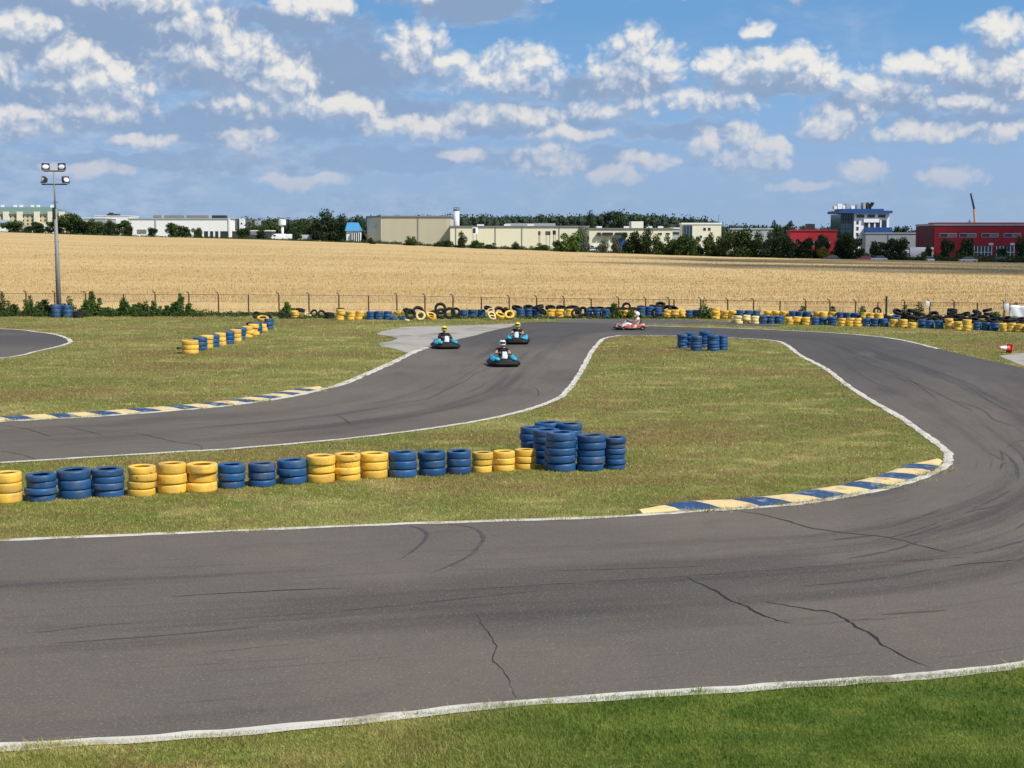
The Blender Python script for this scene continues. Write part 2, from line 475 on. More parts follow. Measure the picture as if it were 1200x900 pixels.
def tyre_mat(name, col, dirt, amt):
    m = mat(name, col, 0.48, 0.16, 5.0, 0.006, dirt=dirt, dirt_amt=amt, dirt_scale=3.2, rnd=0.18, spec=0.45)
    nt = m.node_tree; N = NT(nt); b = nt.nodes['Principled BSDF']
    src = b.inputs['Base Color'].links[0].from_socket
    t = N.node('ShaderNodeTexCoord'); oi = N.node('ShaderNodeObjectInfo')
    v = N.vm('ADD', t.outputs['Object'], N.xyz(N.m('MULTIPLY', oi.outputs['Random'], 40.0), 0.0, 0.0))
    chip = N.ss(N.noise(v, 9.0, 5.0, 0.7), 0.63, 0.67)
    dust = N.m('MULTIPLY', N.ss(N.noise(v, 2.0, 4.0, 0.6), 0.48, 0.72), 0.35)
    c = N.mix(dust, src, (0.20, 0.17, 0.12))
    c = N.mix(N.m('MULTIPLY', chip, 0.8), c, (0.025, 0.024, 0.024))
    nt.links.new(c, b.inputs['Base Color'])
    return m
M_TB = tyre_mat('tyre_blue_paint', (0.011, 0.076, 0.210), (0.05, 0.08, 0.11), 0.5)
M_TY = tyre_mat('tyre_yellow_paint', (0.76, 0.47, 0.065), (0.42, 0.26, 0.09), 0.5)
M_TC = tyre_mat('tyre_cream_paint', (0.80, 0.62, 0.27), (0.4, 0.3, 0.2), 0.4)
M_TK = mat('tyre_rubber', (0.012, 0.012, 0.013), 0.75, 0.2, 6.0, 0.004, dirt=(0.05, 0.042, 0.036), dirt_amt=0.35, spec=0.3)
M_METAL = mat('galvanised_steel', (0.25, 0.245, 0.235), 0.7, 0.2, 6.0, metal=0.15)
M_DMETAL = mat('dark_steel', (0.05, 0.05, 0.055), 0.5, 0.2, 6.0, metal=0.4)
M_RUST = mat('rusty_post', (0.085, 0.055, 0.040), 0.8, 0.35, 9.0)
M_BLACKP = mat('black_plastic', (0.011, 0.011, 0.012), 0.62, spec=0.3)
M_CYAN = mat('cyan_plastic', (0.02, 0.36, 0.52), 0.35, 0.08)
M_WPL = mat('white_plastic', (0.72, 0.74, 0.76), 0.4, 0.05)
M_ORANGE = mat('orange_plastic', (0.70, 0.16, 0.05), 0.4, 0.08)
M_SKIN = mat('skin', (0.46, 0.25, 0.17), 0.55)
M_GLASS = mat('dark_window_glass', (0.035, 0.045, 0.055), 0.15, 0.2, 0.3, spec=0.6)

# ================================================================ TERRAIN
# far edge of the wheat field: azimuth (px from the middle), elevation px row, distance
EDGE = [(-2600, 272, 620), (-1200, 272, 600), (-600, 272, 560), (-450, 277, 530), (-300, 280.5, 500), (-170, 285, 470), (-40, 291, 445),
        (100, 296, 420), (250, 301, 395), (400, 304, 375), (600, 308, 350), (1300, 312, 320), (2600, 312, 300)]
WH = 0.55
def edge(a):
    """a = x/y*FPX -> (distance, ground z) of the far field edge"""
    a = max(EDGE[0][0], min(EDGE[-1][0], a))
    xs = [e[0] for e in EDGE]
    Dv = float(np.interp(a, xs, [e[2] for e in EDGE]))
    yr = float(np.interp(a, xs, [e[1] for e in EDGE]))
    p = at(600, yr, Dv)
    return Dv, p.z - WH
def terrain(x, y):
    if y <= 104: return 0.0
    D, z = edge(x / y * FPX)
    t = min(1.0, (y - 104) / (D - 104))
    return z * t + 0.5 * max(0.0, min(1.0, (y - D) / 14.0))
def base_at(px, Y):
    """ground point in the direction of column px at distance Y"""
    x = (px - 600) / FPX * Y
    # small pitch correction
    for _ in range(3):
        z = terrain(x, Y)
        d = Y * math.cos(PITCH) + (CAM_H - z) * math.sin(PITCH)
        x = (px - 600) / FPX * d
    return Vector((x, Y, terrain(x, Y)))
def col_x(px, py, Y):
    return at(px, py, Y)

def grid_mesh(name, us, rows, zf):
    v = []; f = []
    n = len(us)
    for y in rows:
        for a in us:
            x = a * y if y > 0 else a * 1.0
            v.append((x, y, zf(x, y)))
    for j in range(len(rows)-1):
        for i in range(n-1):
            f.append((j*n+i, j*n+i+1, (j+1)*n+i+1, (j+1)*n+i))
    me = bpy.data.meshes.new(name); me.from_pydata(v, [], f); me.update()
    return me

# ground sheet: flat plate near the circuit, rising gently to the left beyond the fence
gv_, gf_ = [], []
xs_ = list(np.concatenate([np.linspace(-6000, -700, 12), np.linspace(-600, 600, 61), np.linspace(700, 6000, 12)]))
ys_ = list(np.concatenate([np.linspace(-3000, -50, 6), np.linspace(0, 104, 5), np.linspace(125, 700, 24), np.array([900, 1300, 2000, 4000, 9000])]))
for y in ys_:
    for x in xs_:
        gv_.append((x, y, terrain(x, y)))
n_ = len(xs_)
for j in range(len(ys_)-1):
    for i in range(n_-1):
        gf_.append((j*n_+i, j*n_+i+1, (j+1)*n_+i+1, (j+1)*n_+i))
me = bpy.data.meshes.new('ground'); me.from_pydata(gv_, [], gf_)
ground = link('ground', me, M_GRASS); tag(ground, kind='structure')

# ================================================================ TRACK
IN = [(-700,665),(-250,645),(0,634),(240,624),(480,614),(700,607),(825,599),(892,595),(950,589),(992,582),(1033,574),(1075,562),(1104,549),(1112,537),(1106,526),(1087,512),(1058,491),(1021,470),(992,451),(967,432),(937,416),(921,404),(904,399),(854,396),(800,394),(737,393),(722,394),(708,397),(700,404),(693,413),(680,437),(663,460),(647,470),(613,482),(563,493),(500,503),(400,515),(275,526),(208,530),(42,540),(-150,553),(-420,572)]
OUT = [(-760,940),(-250,897),(0,877),(300,857),(600,826),(900,806),(1080,793),(1200,779),(1290,760),(1360,735),(1420,700),(1450,660),(1460,630),(1455,600),(1440,570),(1400,535),(1350,500),(1280,465),(1200,432),(1153,421.5),(1100,409),(1053,398),(1000,392),(933,388),(850,384.5),(760,382),(690,378.5),(625,377.5),(570,384),(500,407),(458,426),(405,449),(379,456),(350,463),(315,469),(280,474),(233,479),(117,488),(42,492),(-120,500),(-400,511),(-720,524)]
assert len(IN) == len(OUT)
Pin = catmull([gnd(*p) for p in IN], 8)
Pout = catmull([gnd(*p) for p in OUT], 8)
Pin = [Vector((p.x, p.y, 0)) for p in Pin]
NC = 6
v = []; f = []; uvs = []
s = 0.0; sl_ = []
for i in range(len(Pin)):
    if i: s += (((Pin[i]+Pout[i]) - (Pin[i-1]+Pout[i-1]))*0.5).length
    sl_.append(s)
for i in range(len(Pin)):
    for j in range(NC+1):
        t = j/NC
        p = Pin[i].lerp(Pout[i], t)
        v.append((p.x, p.y, 0.006)); uvs.append((sl_[i], t*8.0))
for i in range(len(Pin)-1):
    for j in range(NC):
        a = i*(NC+1)+j
        f.append((a, a+1, a+NC+2, a+NC+1))
me = bpy.data.meshes.new('race_track'); me.from_pydata(v, [], f)
ul = me.uv_layers.new(name='along')
for l in me.loops: ul.data[l.index].uv = uvs[l.vertex_index]
bm = bmesh.new(); bm.from_mesh(me); bmesh.ops.recalc_face_normals(bm, faces=bm.faces)
if sum(fc.normal.z for fc in bm.faces) < 0: bmesh.ops.reverse_faces(bm, faces=bm.faces)
bm.to_mesh(me); bm.free()
track = link('race_track', me, M_ASPH); tag(track, kind='structure')

def poly_sheet(name, pts, z, m, kind='structure', jitter=0.0, uvname=None):
    P = [Vector((p.x + random.uniform(-jitter, jitter), p.y + random.uniform(-jitter, jitter), z)) for p in pts]
    bm = bmesh.new(); vs = [bm.verts.new(p) for p in P]
    fc = bm.faces.new(vs)
    if fc.normal.z < 0: fc.normal_flip()
    bmesh.ops.triangulate(bm, faces=[fc])
    bmesh.ops.recalc_face_normals(bm, faces=bm.faces)
    if sum(q.normal.z for q in bm.faces) < 0: bmesh.ops.reverse_faces(bm, faces=bm.faces)
    me = bpy.data.meshes.new(name); bm.to_mesh(me); bm.free()
    if uvname:
        ul = me.uv_layers.new(name=uvname)
        for l in me.loops:
            c = me.vertices[l.vertex_index].co; ul.data[l.index].uv = (c.x, c.y*0.3)
    o = link(name, me, m); tag(o, kind=kind)
    return o
EXCL = []   # polygons without grass
def world_poly(pxs, n=5):
    return catmull([gnd(*p) for p in pxs] + [gnd(*pxs[0])], n)[:-1]

left_bend = world_poly([(-200,378),(0,385.5),(42,389),(67,392.5),(82,399),(76,404),(42,412),(0,420),(-200,438)], 6)
poly_sheet('side_track', left_bend, 0.006, M_ASPH, uvname='along')
service = world_poly([(640,374.6),(720,374),(790,375),(858,377.5),(912,381),(905,383),(860,381),(800,379.6),(755,379.5),(700,380)], 4)
M_SERV = asphalt_material('service_asphalt', (0.15, 0.135, 0.125))
poly_sheet('service_road', service, 0.0035, M_SERV, uvname='along')
conc = world_poly([(440,392),(455,387),(480,383),(540,381.8),(590,380),(610,379),(585,386),(540,397),(505,408),(483,414),(462,409),(443,404),(458,400),(466,396)], 3)
poly_sheet('concrete_apron', conc, 0.009, M_CONC, jitter=0.12)
conc2 = world_poly([(1172,417),(1200,414),(1260,420),(1290,440),(1230,434),(1190,426)], 3)
poly_sheet('concrete_patch', conc2, 0.009, M_CONC, jitter=0.1)

def ribbon(name, pts, w, z, m, jit=0.15, off=0.0, kind='structure', step=0.35, taper=False, ends=None, th=0.0):
    # resample, then offset sideways with a slightly uneven width
    P = []
    for a, b in zip(pts[:-1], pts[1:]):
        n = max(1, int((b-a).length / step))
        for k in range(n): P.append(a.lerp(b, k/n))
    P.append(pts[-1])
    mb = MB(); N = len(P); ja = random.random()*10
    L = []; Rr = []
    for i, p in enumerate(P):
        t = (P[min(i+1, N-1)] - P[max(i-1, 0)]); t.z = 0
        if t.length < 1e-6: t = Vector((1, 0, 0))
        t.normalize(); nrm = Vector((-t.y, t.x, 0))
        ww = w
        if taper:
            e = min(i, N-1-i)/max(1, (N-1)/2); ww = w*min(1.0, 0.25 + 1.6*e)
        a = ww/2*(1+random.uniform(-jit, jit)); b = ww/2*(1+random.uniform(-jit, jit))
        c = p + nrm*off
        L.append(c + nrm*a); Rr.append(c - nrm*b)
    for i in range(N):
        mb.v.append((L[i].x, L[i].y, z)); mb.v.append((Rr[i].x, Rr[i].y, z))
    for i in range(N-1):
        mb.f.append((2*i, 2*i+1, 2*i+3, 2*i+2))
    me = mb.mesh(name)
    if me.polygons[0].normal.z < 0: me.flip_normals()
    o = link(name, me, m)
    if kind: tag(o, kind=kind)
    return o
# white edge lines (island side, outer side)
ribbon('edge_line', Pin, 0.20, 0.012, M_WHITE, jit=0.3, off=0.0)
cut = lambda P, a, b: P[a*8:b*8+1]
ribbon('edge_line', cut(Pout, 0, 8), 0.24, 0.012, M_WHITE, jit=0.25)
ribbon('edge_line', cut(Pout, 20, 25), 0.20, 0.012, M_WHITE, jit=0.35)
ribbon('edge_line', cut(Pout, 29, 41), 0.30, 0.013, M_WHITE, jit=0.3)
ribbon('edge_line', left_bend, 0.20, 0.012, M_WHITE, jit=0.3)

# raised painted kerbs: a wedge of blue and yellow blocks behind the line
def kerb(label, P, side, w, nseg, first, sub, cat='kerb'):
    """P polyline along the track edge; side=+1/-1 which side the kerb lies on"""
    # arc length resample
    Ls = [0.0]
    for a, b in zip(P[:-1], P[1:]): Ls.append(Ls[-1] + (b-a).length)
    tot = Ls[-1]
    def pos(sv):
        sv = max(0, min(tot-1e-4, sv))
        k = int(np.searchsorted(Ls, sv, side='right')-1); k = min(k, len(P)-2)
        t = (sv-Ls[k])/max(1e-9, Ls[k+1]-Ls[k]); return P[k].lerp(P[k+1], t)
    root = empty('painted_kerb', pos(tot/2), 0, label, cat)
    o0 = Vector(root.location)
    for s_ in range(nseg):
        a0 = tot*s_/nseg; a1 = tot*(s_+1)/nseg
        mb = MB(); K = 5; rings = []
        for k in range(K+1):
            sv = a0+(a1-a0)*k/K
            p = pos(sv); t = pos(sv+0.2)-pos(sv-0.2); t.z = 0; t.normalize()
            nrm = Vector((-t.y, t.x, 0))*side
            e = min(1.0, sv/1.6+0.15, (tot-sv)/1.0+0.2)
            sl = Vector((t.x, t.y, 0))*(-0.35)
            prof = [(0.12, -0.02), (0.12, 0.018), (0.12+w*0.35*e, 0.055), (0.12+w*0.8*e, 0.075), (0.12+w*e, 0.06), (0.12+w*e, -0.02)]
            rings.append([p + nrm*d + sl*((d-0.12)/w) + Vector((0, 0, h)) - o0 for d, h in prof])
        mb.loft(rings)
        yb = (s_ + first) % 2 == 0
        mb.build('kerb_block', M_KY if yb else M_KB, root, bev=0.0)
    return root
kerb('low yellow and blue painted kerb curving round the inside of the near bend', cut(Pin, 5, 13)[3:-3], 1, 0.60, 13, 0, 1)
def between(P, a, b):
    ia = min(range(len(P)), key=lambda i: (P[i]-gnd(*a)).length); ib = min(range(len(P)), key=lambda i: (P[i]-gnd(*b)).length)
    return P[min(ia, ib):max(ia, ib)+1]
kerb('long thin blue and yellow kerb along the grass on the far side of the left track', list(reversed(between(Pout, (-70, 498), (381, 455.5)))), 1, 0.66, 23, 0, 1)

# cracks and skid marks
def pl(px, n=4): return catmull([gnd(*p) for p in px], n)
CR = [[(803,676),(822,686),(840,694),(858,705),(875,712),(905,726),(927,731)],
      [(897,706),(925,711),(950,715),(972,718),(990,726),(1000,733),(1015,741),(1035,756),(1060,771),(1090,783)],
      [(865,599),(895,604),(925,612),(945,618),(990,625),(1040,630),(1080,640),(1117,649)]]
THIN = [[(375,701),(430,699),(500,694),(600,688),(700,682),(803,676),(880,670),(950,665),(1050,658),(1115,651),(1160,645),(1230,638)],
        [(995,727),(1020,726),(1050,728)],
        [(545,716),(560,722),(565,734),(575,745),(582,762),(578,775),(592,790),(600,808),(604,822)],
        [(578,430),(557,438),(545,447),(523,457),(500,468),(465,473),(433,477),(400,483)],
        [(67,499),(90,503),(108,507),(121,511)], [(150,507),(170,510),(187,514),(210,519),(233,522),(237,528)], [(0,529),(25,533),(42,539)],
        [(20,743),(60,740),(120,734),(190,728)], [(250,765),(300,760),(380,752)], [(1110,664),(1150,660),(1190,657)], [(393,487),(405,492),(410,498)],
        [(570,448),(560,455),(545,461)], [(628,455),(632,462),(627,466)], [(0,498),(30,503),(60,512)], [(400,690),(300,694),(200,700)]]
for c in CR:
    ribbon('asphalt_crack', [p + Vector((random.uniform(-.02,.02), random.uniform(-.03,.03), 0)) for p in pl(c)], 0.036, 0.0105, M_CRACK, jit=0.75, step=0.12, taper=True)
for c in THIN:
    ribbon('asphalt_crack', [p + Vector((random.uniform(-.02,.02), random.uniform(-.03,.03), 0)) for p in pl(c)], 0.009 if c[0][1] > 700 else (0.024 if c[0][1] > 600 else 0.022), 0.0105, M_CRACK, jit=0.8, step=0.12, taper=True)
SK = [[(505,672),(530,662),(552,650),(563,638),(566,630),(558,621),(545,617),(525,615)],
      [(470,655),(485,645),(497,634),(500,626),(492,620),(480,617)],
      [(1120,470),(1150,480),(1165,492),(1190,500)], [(1130,450),(1160,470),(1200,490)], [(1180,525),(1190,518),(1215,515)],
      [(1040,440),(1080,452),(1140,482)], [(1000,420),(1060,442),(1100,470)], [(1060,425),(1110,440),(1150,456)], [(980,415),(1010,440),(1040,455)],
      ]
for i, c in enumerate(SK):
    ribbon('skid_mark', pl(c, 8), 0.065 if i < 2 else 0.06, 0.0095, M_SKID, jit=0.35, taper=True, step=0.2)

# long faint tyre marks that follow the racing line
Pc = lambda i, t: Pin[i].lerp(Pout[i], t)
for k in range(34):
    if k < 22: i0 = random.randint(6*8, 14*8)       # right bend
    elif k < 25: i0 = random.randint(2*8, 5*8)      # near straight
    else: i0 = random.randint(17*8, 27*8)           # left leg
    ln = random.randint(6, 16); t0 = random.uniform(.18, .75); t1 = t0 + random.uniform(-.045, .045)
    pts = [Pc(min(i0+q, len(Pin)-1), t0+(t1-t0)*(q/ln)**1.4) for q in range(ln+1)]
    ribbon('tyre_mark', pts, random.uniform(.035, .08), 0.0088 + 0.00002*k, M_SKID, jit=.4, taper=True, step=.4)

# ================================================================ WHEAT
def wheat_material():
    m = bpy.data.materials.new('ripe_wheat'); m.use_nodes = True
    nt = m.node_tree; N = NT(nt); b = nt.nodes['Principled BSDF']
    P = N.node('ShaderNodeNewGeometry').outputs['Position']
    big = N.noise(N.vm('MULTIPLY', P, (0.3, 1.0, 1.0)), 0.035, 4.0, 0.6)
    row = N.noise(N.vm('MULTIPLY', P, (0.12, 1.0, 1.0)), 0.16, 5.0, 0.7)
    fine = N.noise(N.vm('MULTIPLY', P, (1.0, 0.4, 1.0)), 1.6, 5.0, 0.75)
    c = N.mix(N.ss(big, 0.35, 0.65), (0.475, 0.335, 0.150), (0.545, 0.40, 0.20))
    c = N.mix(N.m('MULTIPLY', N.ss(row, 0.50, 0.72), 0.3), c, (0.36, 0.225, 0.085))
    c = N.mix(N.m('MULTIPLY', N.ss(fine, 0.50, 0.74), 0.30), c, (0.32, 0.195, 0.075))
    c = N.mix(N.m('MULTIPLY', N.ss(fine, 0.48, 0.30), 0.4), c, (0.74, 0.56, 0.29))
    nt.links.new(c, b.inputs['Base Color'])
    b.inputs['Roughness'].default_value = 0.9; b.inputs['Specular IOR Level'].default_value = 0.1
    bn = N.node('ShaderNodeBump'); bn.inputs['Strength'].default_value = 1.0; bn.inputs['Distance'].default_value = 0.12
    nt.links.new(fine, bn.inputs['Height']); nt.links.new(bn.outputs[0], b.inputs['Normal'])
    return m
M_WHEAT = wheat_material()
def wfront(a):    # front edge of the crop behind the fence
    return float(np.interp(a, [-2600, -600, 0, 300, 600, 2600], [101, 101, 101, 99, 92, 80]))
us = np.linspace(-1400, 1400, 141); tt = np.concatenate([np.linspace(0, 0.2, 16), np.linspace(0.23, 1, 30)])
v = []; f = []
for k, t in enumerate(tt):
    for a in us:
        d0 = wfront(a); D, z = edge(a)
        y = d0 + (D-d0)*t; x = a/FPX*y
        zz = terrain(x, y) + WH + 0.05*math.sin(x*0.9)*math.sin(y*0.7+x*0.3)*(1 if k < 20 else 0.6)
        v.append((x, y, zz))
nu = len(us); nk = len(tt)
for k in range(nk-1):
    for i in range(nu-1):
        f.append((k*nu+i, k*nu+i+1, (k+1)*nu+i+1, (k+1)*nu+i))
# front face of the crop
b0 = len(v)
for i in range(nu):
    v.append((v[i][0], v[i][1]-0.5, 0.0))
for i in range(nu-1): f.append((b0+i, b0+i+1, i+1, i))
me = bpy.data.meshes.new('wheat_field'); me.from_pydata(v, [], f)
wheat = link('wheat_field', me, M_WHEAT)
me.polygons.foreach_set('use_smooth', [True]*len(me.polygons))
tag(wheat, 'ripe golden wheat field stretching behind the wire fence', 'wheat', kind='stuff')
# standing ears as small blades, dense at the near edge
def blades(name, X, Y, Z, h, w, m, lean=0.35):
    n = len(X)
    a = rng.uniform(0, 2*np.pi, n)
    lx = rng.normal(0, lean, n)*h; ly = rng.normal(0, lean, n)*h
    co = np.zeros((n, 3, 3))
    dx = np.cos(a)*w/2; dy = np.sin(a)*w/2
    co[:, 0] = np.stack([X-dx, Y-dy, Z], 1); co[:, 1] = np.stack([X+dx, Y+dy, Z], 1)
    co[:, 2] = np.stack([X+lx, Y+ly, Z+h], 1)
    me = fast_mesh(name, co.reshape(-1, 3), n, 3)
    return link(name, me, m)
nW = 200000
aa = rng.uniform(-760, 760, nW); q = rng.random(nW)
d0 = np.interp(aa, [-2600, -600, 0, 300, 600, 2600], [100.6, 100.6, 100.6, 98.6, 91.6, 80])
yy = d0/(1-q*0.72)
Dd = np.interp(aa, [e[0] for e in EDGE], [e[2] for e in EDGE])
yy = np.minimum(yy, Dd*0.99)
xx = aa/FPX*yy
zz = np.array([terrain(x_, y_) for x_, y_ in zip(xx, yy)])
front = q < 0.02
hh = rng.uniform(0.10, 0.28, nW); z0 = zz + WH - 0.08
hh[front] = rng.uniform(0.2, 0.7, front.sum()); z0[front] = 0.0
wb = blades('wheat_ears', xx, yy, z0, hh, 0.05*yy/100*rng.uniform(.6, 1.5, nW), M_WHEAT, 0.25)
tag(wb, 'loose wheat ears standing above the crop surface', 'wheat', kind='stuff')

# ================================================================ GRASS BLADES
poly_track = [(p.x, p.y) for p in Pin] + [(p.x, p.y) for p in reversed(Pout)]
def inside(X, Y, poly):
    c = np.zeros(len(X), bool); P = np.array(poly)
    x1, y1 = P[:, 0], P[:, 1]; x2, y2 = np.roll(x1, -1), np.roll(y1, -1)
    for i in range(len(P)):
        if y1[i] == y2[i]: continue
        k = ((y1[i] > Y) != (y2[i] > Y)) & (X < (x2[i]-x1[i])*(Y-y1[i])/(y2[i]-y1[i])+x1[i])
        c ^= k
    return c
xyp = lambda P: [(p.x, p.y) for p in P]
def grass_pts(n, D0, D1, ymargin=760):
    py = rng.uniform(280+CAM_H*FPX/D1, 280+CAM_H*FPX/D0, n)
    D = CAM_H*FPX/(py-280); X = rng.uniform(-ymargin, ymargin, n)/FPX*D
    bad = inside(X, D, poly_track) | inside(X, D, xyp(left_bend)) | inside(X, D, xyp(conc)) | inside(X, D, xyp(service)) | inside(X, D, xyp(conc2))
    return X[~bad], D[~bad]
X, Y = grass_pts(620000, 11.5, 19.5, 700)
n = len(X)
clump = np.sin(X*2.1+1.3*np.sin(Y*1.7))*np.sin(Y*2.6+X)
o = blades('verge_grass', X, Y, np.zeros(n), rng.uniform(.018, .050, n)*(1+0.45*clump), rng.uniform(.003, .007, n), M_BLADE, 0.6)
tag(o, 'short mown grass of the near verge below the track', 'grass', kind='stuff')
X, Y = grass_pts(620000, 19.5, 96.0)
n = len(X)
sc = Y/30.0
o = blades('infield_grass', X, Y, np.zeros(n), rng.uniform(.02, .05, n)*np.sqrt(sc), rng.uniform(.006, .013, n)*sc, M_BLADE, 0.7)
tag(o, 'dry mown grass of the infield and far verges', 'grass', kind='stuff')
# taller weeds growing over the edge lines
X = []; Y = []; H = []
for P_, cnt in ((cut(Pout, 0, 8), 26), (cut(Pin, 0, 12), 60), (cut(Pout, 29, 40), 40)):
    for _ in range(cnt):
        p = random.choice(P_)
        r_ = random.uniform(.05, .22)
        k = random.randint(15, 60)
        ox = random.gauss(0, .08)
        for q in range(k):
            X.append(p.x+ox+random.gauss(0, r_)); Y.append(p.y+random.gauss(0, .04)-0.05); H.append(random.uniform(.03, .11))
X = np.array(X); Y = np.array(Y); H = np.array(H)
o = blades('edge_weeds', X, Y, np.zeros(len(X)), H, 0.008*np.maximum(1, Y/22), M_BLADE, 0.8)
tag(o, 'ragged grass tufts creeping over the white edge lines', 'grass', kind='stuff')

# ================================================================ FAR TREES
def leaf_mat(name, c1, c2):
    m = bpy.data.materials.new(name); m.use_nodes = True
    nt = m.node_tree; N = NT(nt); b = nt.nodes['Principled BSDF']
    g = N.node('ShaderNodeNewGeometry')
    oi = N.node('ShaderNodeObjectInfo')
    r = g.outputs['Random Per Island']
    c = N.mix(r, c1, c2)
    c = N.vm('SCALE', c, N.m('MULTIPLY_ADD', oi.outputs['Random'], 0.7, 0.65))
    nt.links.new(c, b.inputs['Base Color'])
    b.inputs['Roughness'].default_value = 0.7; b.inputs['Specular IOR Level'].default_value = 0.2
    return m
M_LEAF = leaf_mat('tree_leaves', (0.022, 0.042, 0.012), (0.060, 0.095, 0.022))
M_LEAFD = leaf_mat('dark_tree_leaves', (0.015, 0.032, 0.014), (0.036, 0.062, 0.022))
M_LEAFG = leaf_mat('grey_green_leaves', (0.09, 0.11, 0.07), (0.17, 0.19, 0.13))
M_LEAFB = leaf_mat('bright_leaves', (0.05, 0.10, 0.02), (0.13, 0.19, 0.04))
M_WEED = leaf_mat('weed_leaves', (0.035, 0.070, 0.018), (0.095, 0.15, 0.035))
M_BARK = mat('bark', (0.09, 0.07, 0.05), 0.9, 0.3, 5.0)

def leaf_cloud(name, lumps, n, size, r):
    """quads spread through ellipsoid lumps [(c, s)]"""
    vol = np.array([l[1][0]*l[1][1]*l[1][2] for l in lumps])**0.7
    idx = r.choice(len(lumps), n, p=vol/vol.sum())
    c = np.array([l[0] for l in lumps])[idx]; s = np.array([l[1] for l in lumps])[idx]
    d = r.normal(size=(n, 3)); d /= np.linalg.norm(d, axis=1)[:, None]
    rad = r.random(n)**0.28 * (1 + 0.12*r.normal(size=n))
    p = c + d*s*rad[:, None]
    a = r.normal(size=(n, 3)); a /= np.linalg.norm(a, axis=1)[:, None]
    b = np.cross(a, r.normal(size=(n, 3))); b /= np.linalg.norm(b, axis=1)[:, None]
    sz = (size*r.uniform(.6, 1.3, n))[:, None]
    a = a*sz*0.5; b = b*sz*0.38
    co = np.stack([p-a, p+b, p+a, p-b], 1).reshape(-1, 3)
    return fast_mesh(name, co, n, 4)
CROWNS = []
for k in range(6):
    r = np.random.default_rng(20+k)
    L = []
    nl = r.integers(11, 18)
    for i in range(nl):
        zc = r.uniform(-0.30, 0.36); rr = math.sqrt(max(0.05, 0.36-zc*zc))
        an = r.uniform(0, 6.28); q = rr*r.uniform(.25, .95)*0.72
        s = r.uniform(.10, .20)
        L.append(((math.cos(an)*q, math.sin(an)*q, zc+0.5), (s*1.15, s*1.15, s*0.95)))
    L.append(((0, 0, .48), (.28, .28, .30)))
    CROWNS.append([leaf_cloud('crown', L, 3000, 0.065, r) for _ in (0,)][0])
def trunk_mb(h, r0):
    mb = MB()
    mb.cyl((0, 0, -0.3), (0.02*h, 0, h*0.5), r0, r0*0.6, 8)
    for k in range(4):
        a = k*1.6+0.4
        mb.cyl((0.01*h, 0, h*(0.3+0.05*k)), (math.cos(a)*h*0.2, math.sin(a)*h*0.2, h*(0.6+0.05*k)), r0*0.4, r0*0.12, 6)
    return mb
TRUNK = trunk_mb(1.0, 0.022).mesh('trunk')
crown_variants = {}
def tree(px, ytop, Y, wpx, label, m=None, name='broadleaf_tree', cat='tree', group=None, low=0.0, k=None):
    m = m or M_LEAF
    b = base_at(px, Y)
    # keep it at the terrain, or on rising ground behind
    top = at(px, ytop, Y)
    h = max(1.0, top.z - b.z)
    w = wpx/FPX*Y
    root = empty(name, b, random.uniform(0, 6.28), label, cat, group)
    k = random.randrange(6) if k is None else k
    key = (k, m.name)
    if key not in crown_variants:
        me = CROWNS[k].copy(); me.materials.clear(); me.materials.append(m); crown_variants[key] = me
    c = link('crown', crown_variants[key], None, root)
    c.scale = (w*1.08, w*1.08, h*(1.18-low*0.1)); c.location = (0, 0, -h*0.12*(1+low))
    t = link('trunk', TRUNK, M_BARK, root); t.scale = (h, h, h)
    return root
def words(px):
    return px
# --- left group
T = [
 (17,258,600,30,M_LEAF,'bushy dark tree at the left end of the field edge below the pale apartment block'),
 (44,259,600,22,M_LEAF,'small round tree in front of the middle of the pale apartment block'),
 (34,264,590,14,M_LEAFD,'low dark bush just right of the leftmost tree on the field edge'),
 (64,255,585,20,M_LEAF,'tree directly left of the floodlight mast on the horizon'),
 (82,249,580,34,M_LEAF,'tall broad tree just right of the floodlight mast on the horizon'),
 (98,257,580,24,M_LEAFD,'darker tree on the right shoulder of the tall broad tree by the mast'),
 (113,256,575,22,M_LEAF,'middle tree of the dark clump left of the white warehouse'),
 (128,257,575,22,M_LEAFD,'dark tree of the clump just before the white warehouse wall begins'),
 (143,257,572,24,M_LEAF,'tree touching the left corner of the white warehouse'),
 (152,264,570,12,M_LEAF,'small bush right against the left corner of the white warehouse'),
 (178,266,560,13,M_LEAFD,'low shrub under the white warehouse left of its corner seam'),
 (205,260,556,26,M_LEAF,'round tree standing alone in front of the white warehouse'),
 (219,265,556,14,M_LEAFD,'smaller bush snug to the right of the round tree at the white warehouse'),
 (232,266,552,13,M_LEAF,'little bush by the loading bays of the white warehouse'),
 (298,260,620,26,M_LEAF,'tree between the white warehouse and the small white tower'),
 (313,257,640,30,M_LEAF,'taller light green tree left of the small white tower'),
 (346,268,545,15,M_LEAFD,'small dark tree among the white vans right of the small white tower'),
 (354,259,600,26,M_LEAF,'mid green tree behind the white vans'),
 (372,256,560,26,M_LEAFD,'dark tree forming the left side of the big dark clump'),
 (386,249,545,34,M_LEAFD,'biggest darkest tree, tallest of the clump left of the blue roofed house'),
 (399,254,540,24,M_LEAFD,'dark tree directly left of the blue roofed house'),
 (422,258,545,12,M_LEAFD,'narrow dark tree squeezed between the blue roofed house and the beige hall'),
 (286,266,600,20,M_LEAF,'green tree over the low shed right of the white warehouse'),
 (306,268,598,14,M_LEAFD,'dark bush between the low shed and the water tower'),
 (234,277,545,8,M_LEAF,'tiny shrub at the foot of the white warehouse loading bays'),
]
for px, yt, Y, w, m, lab in T: tree(px, yt, Y, w, lab, m)
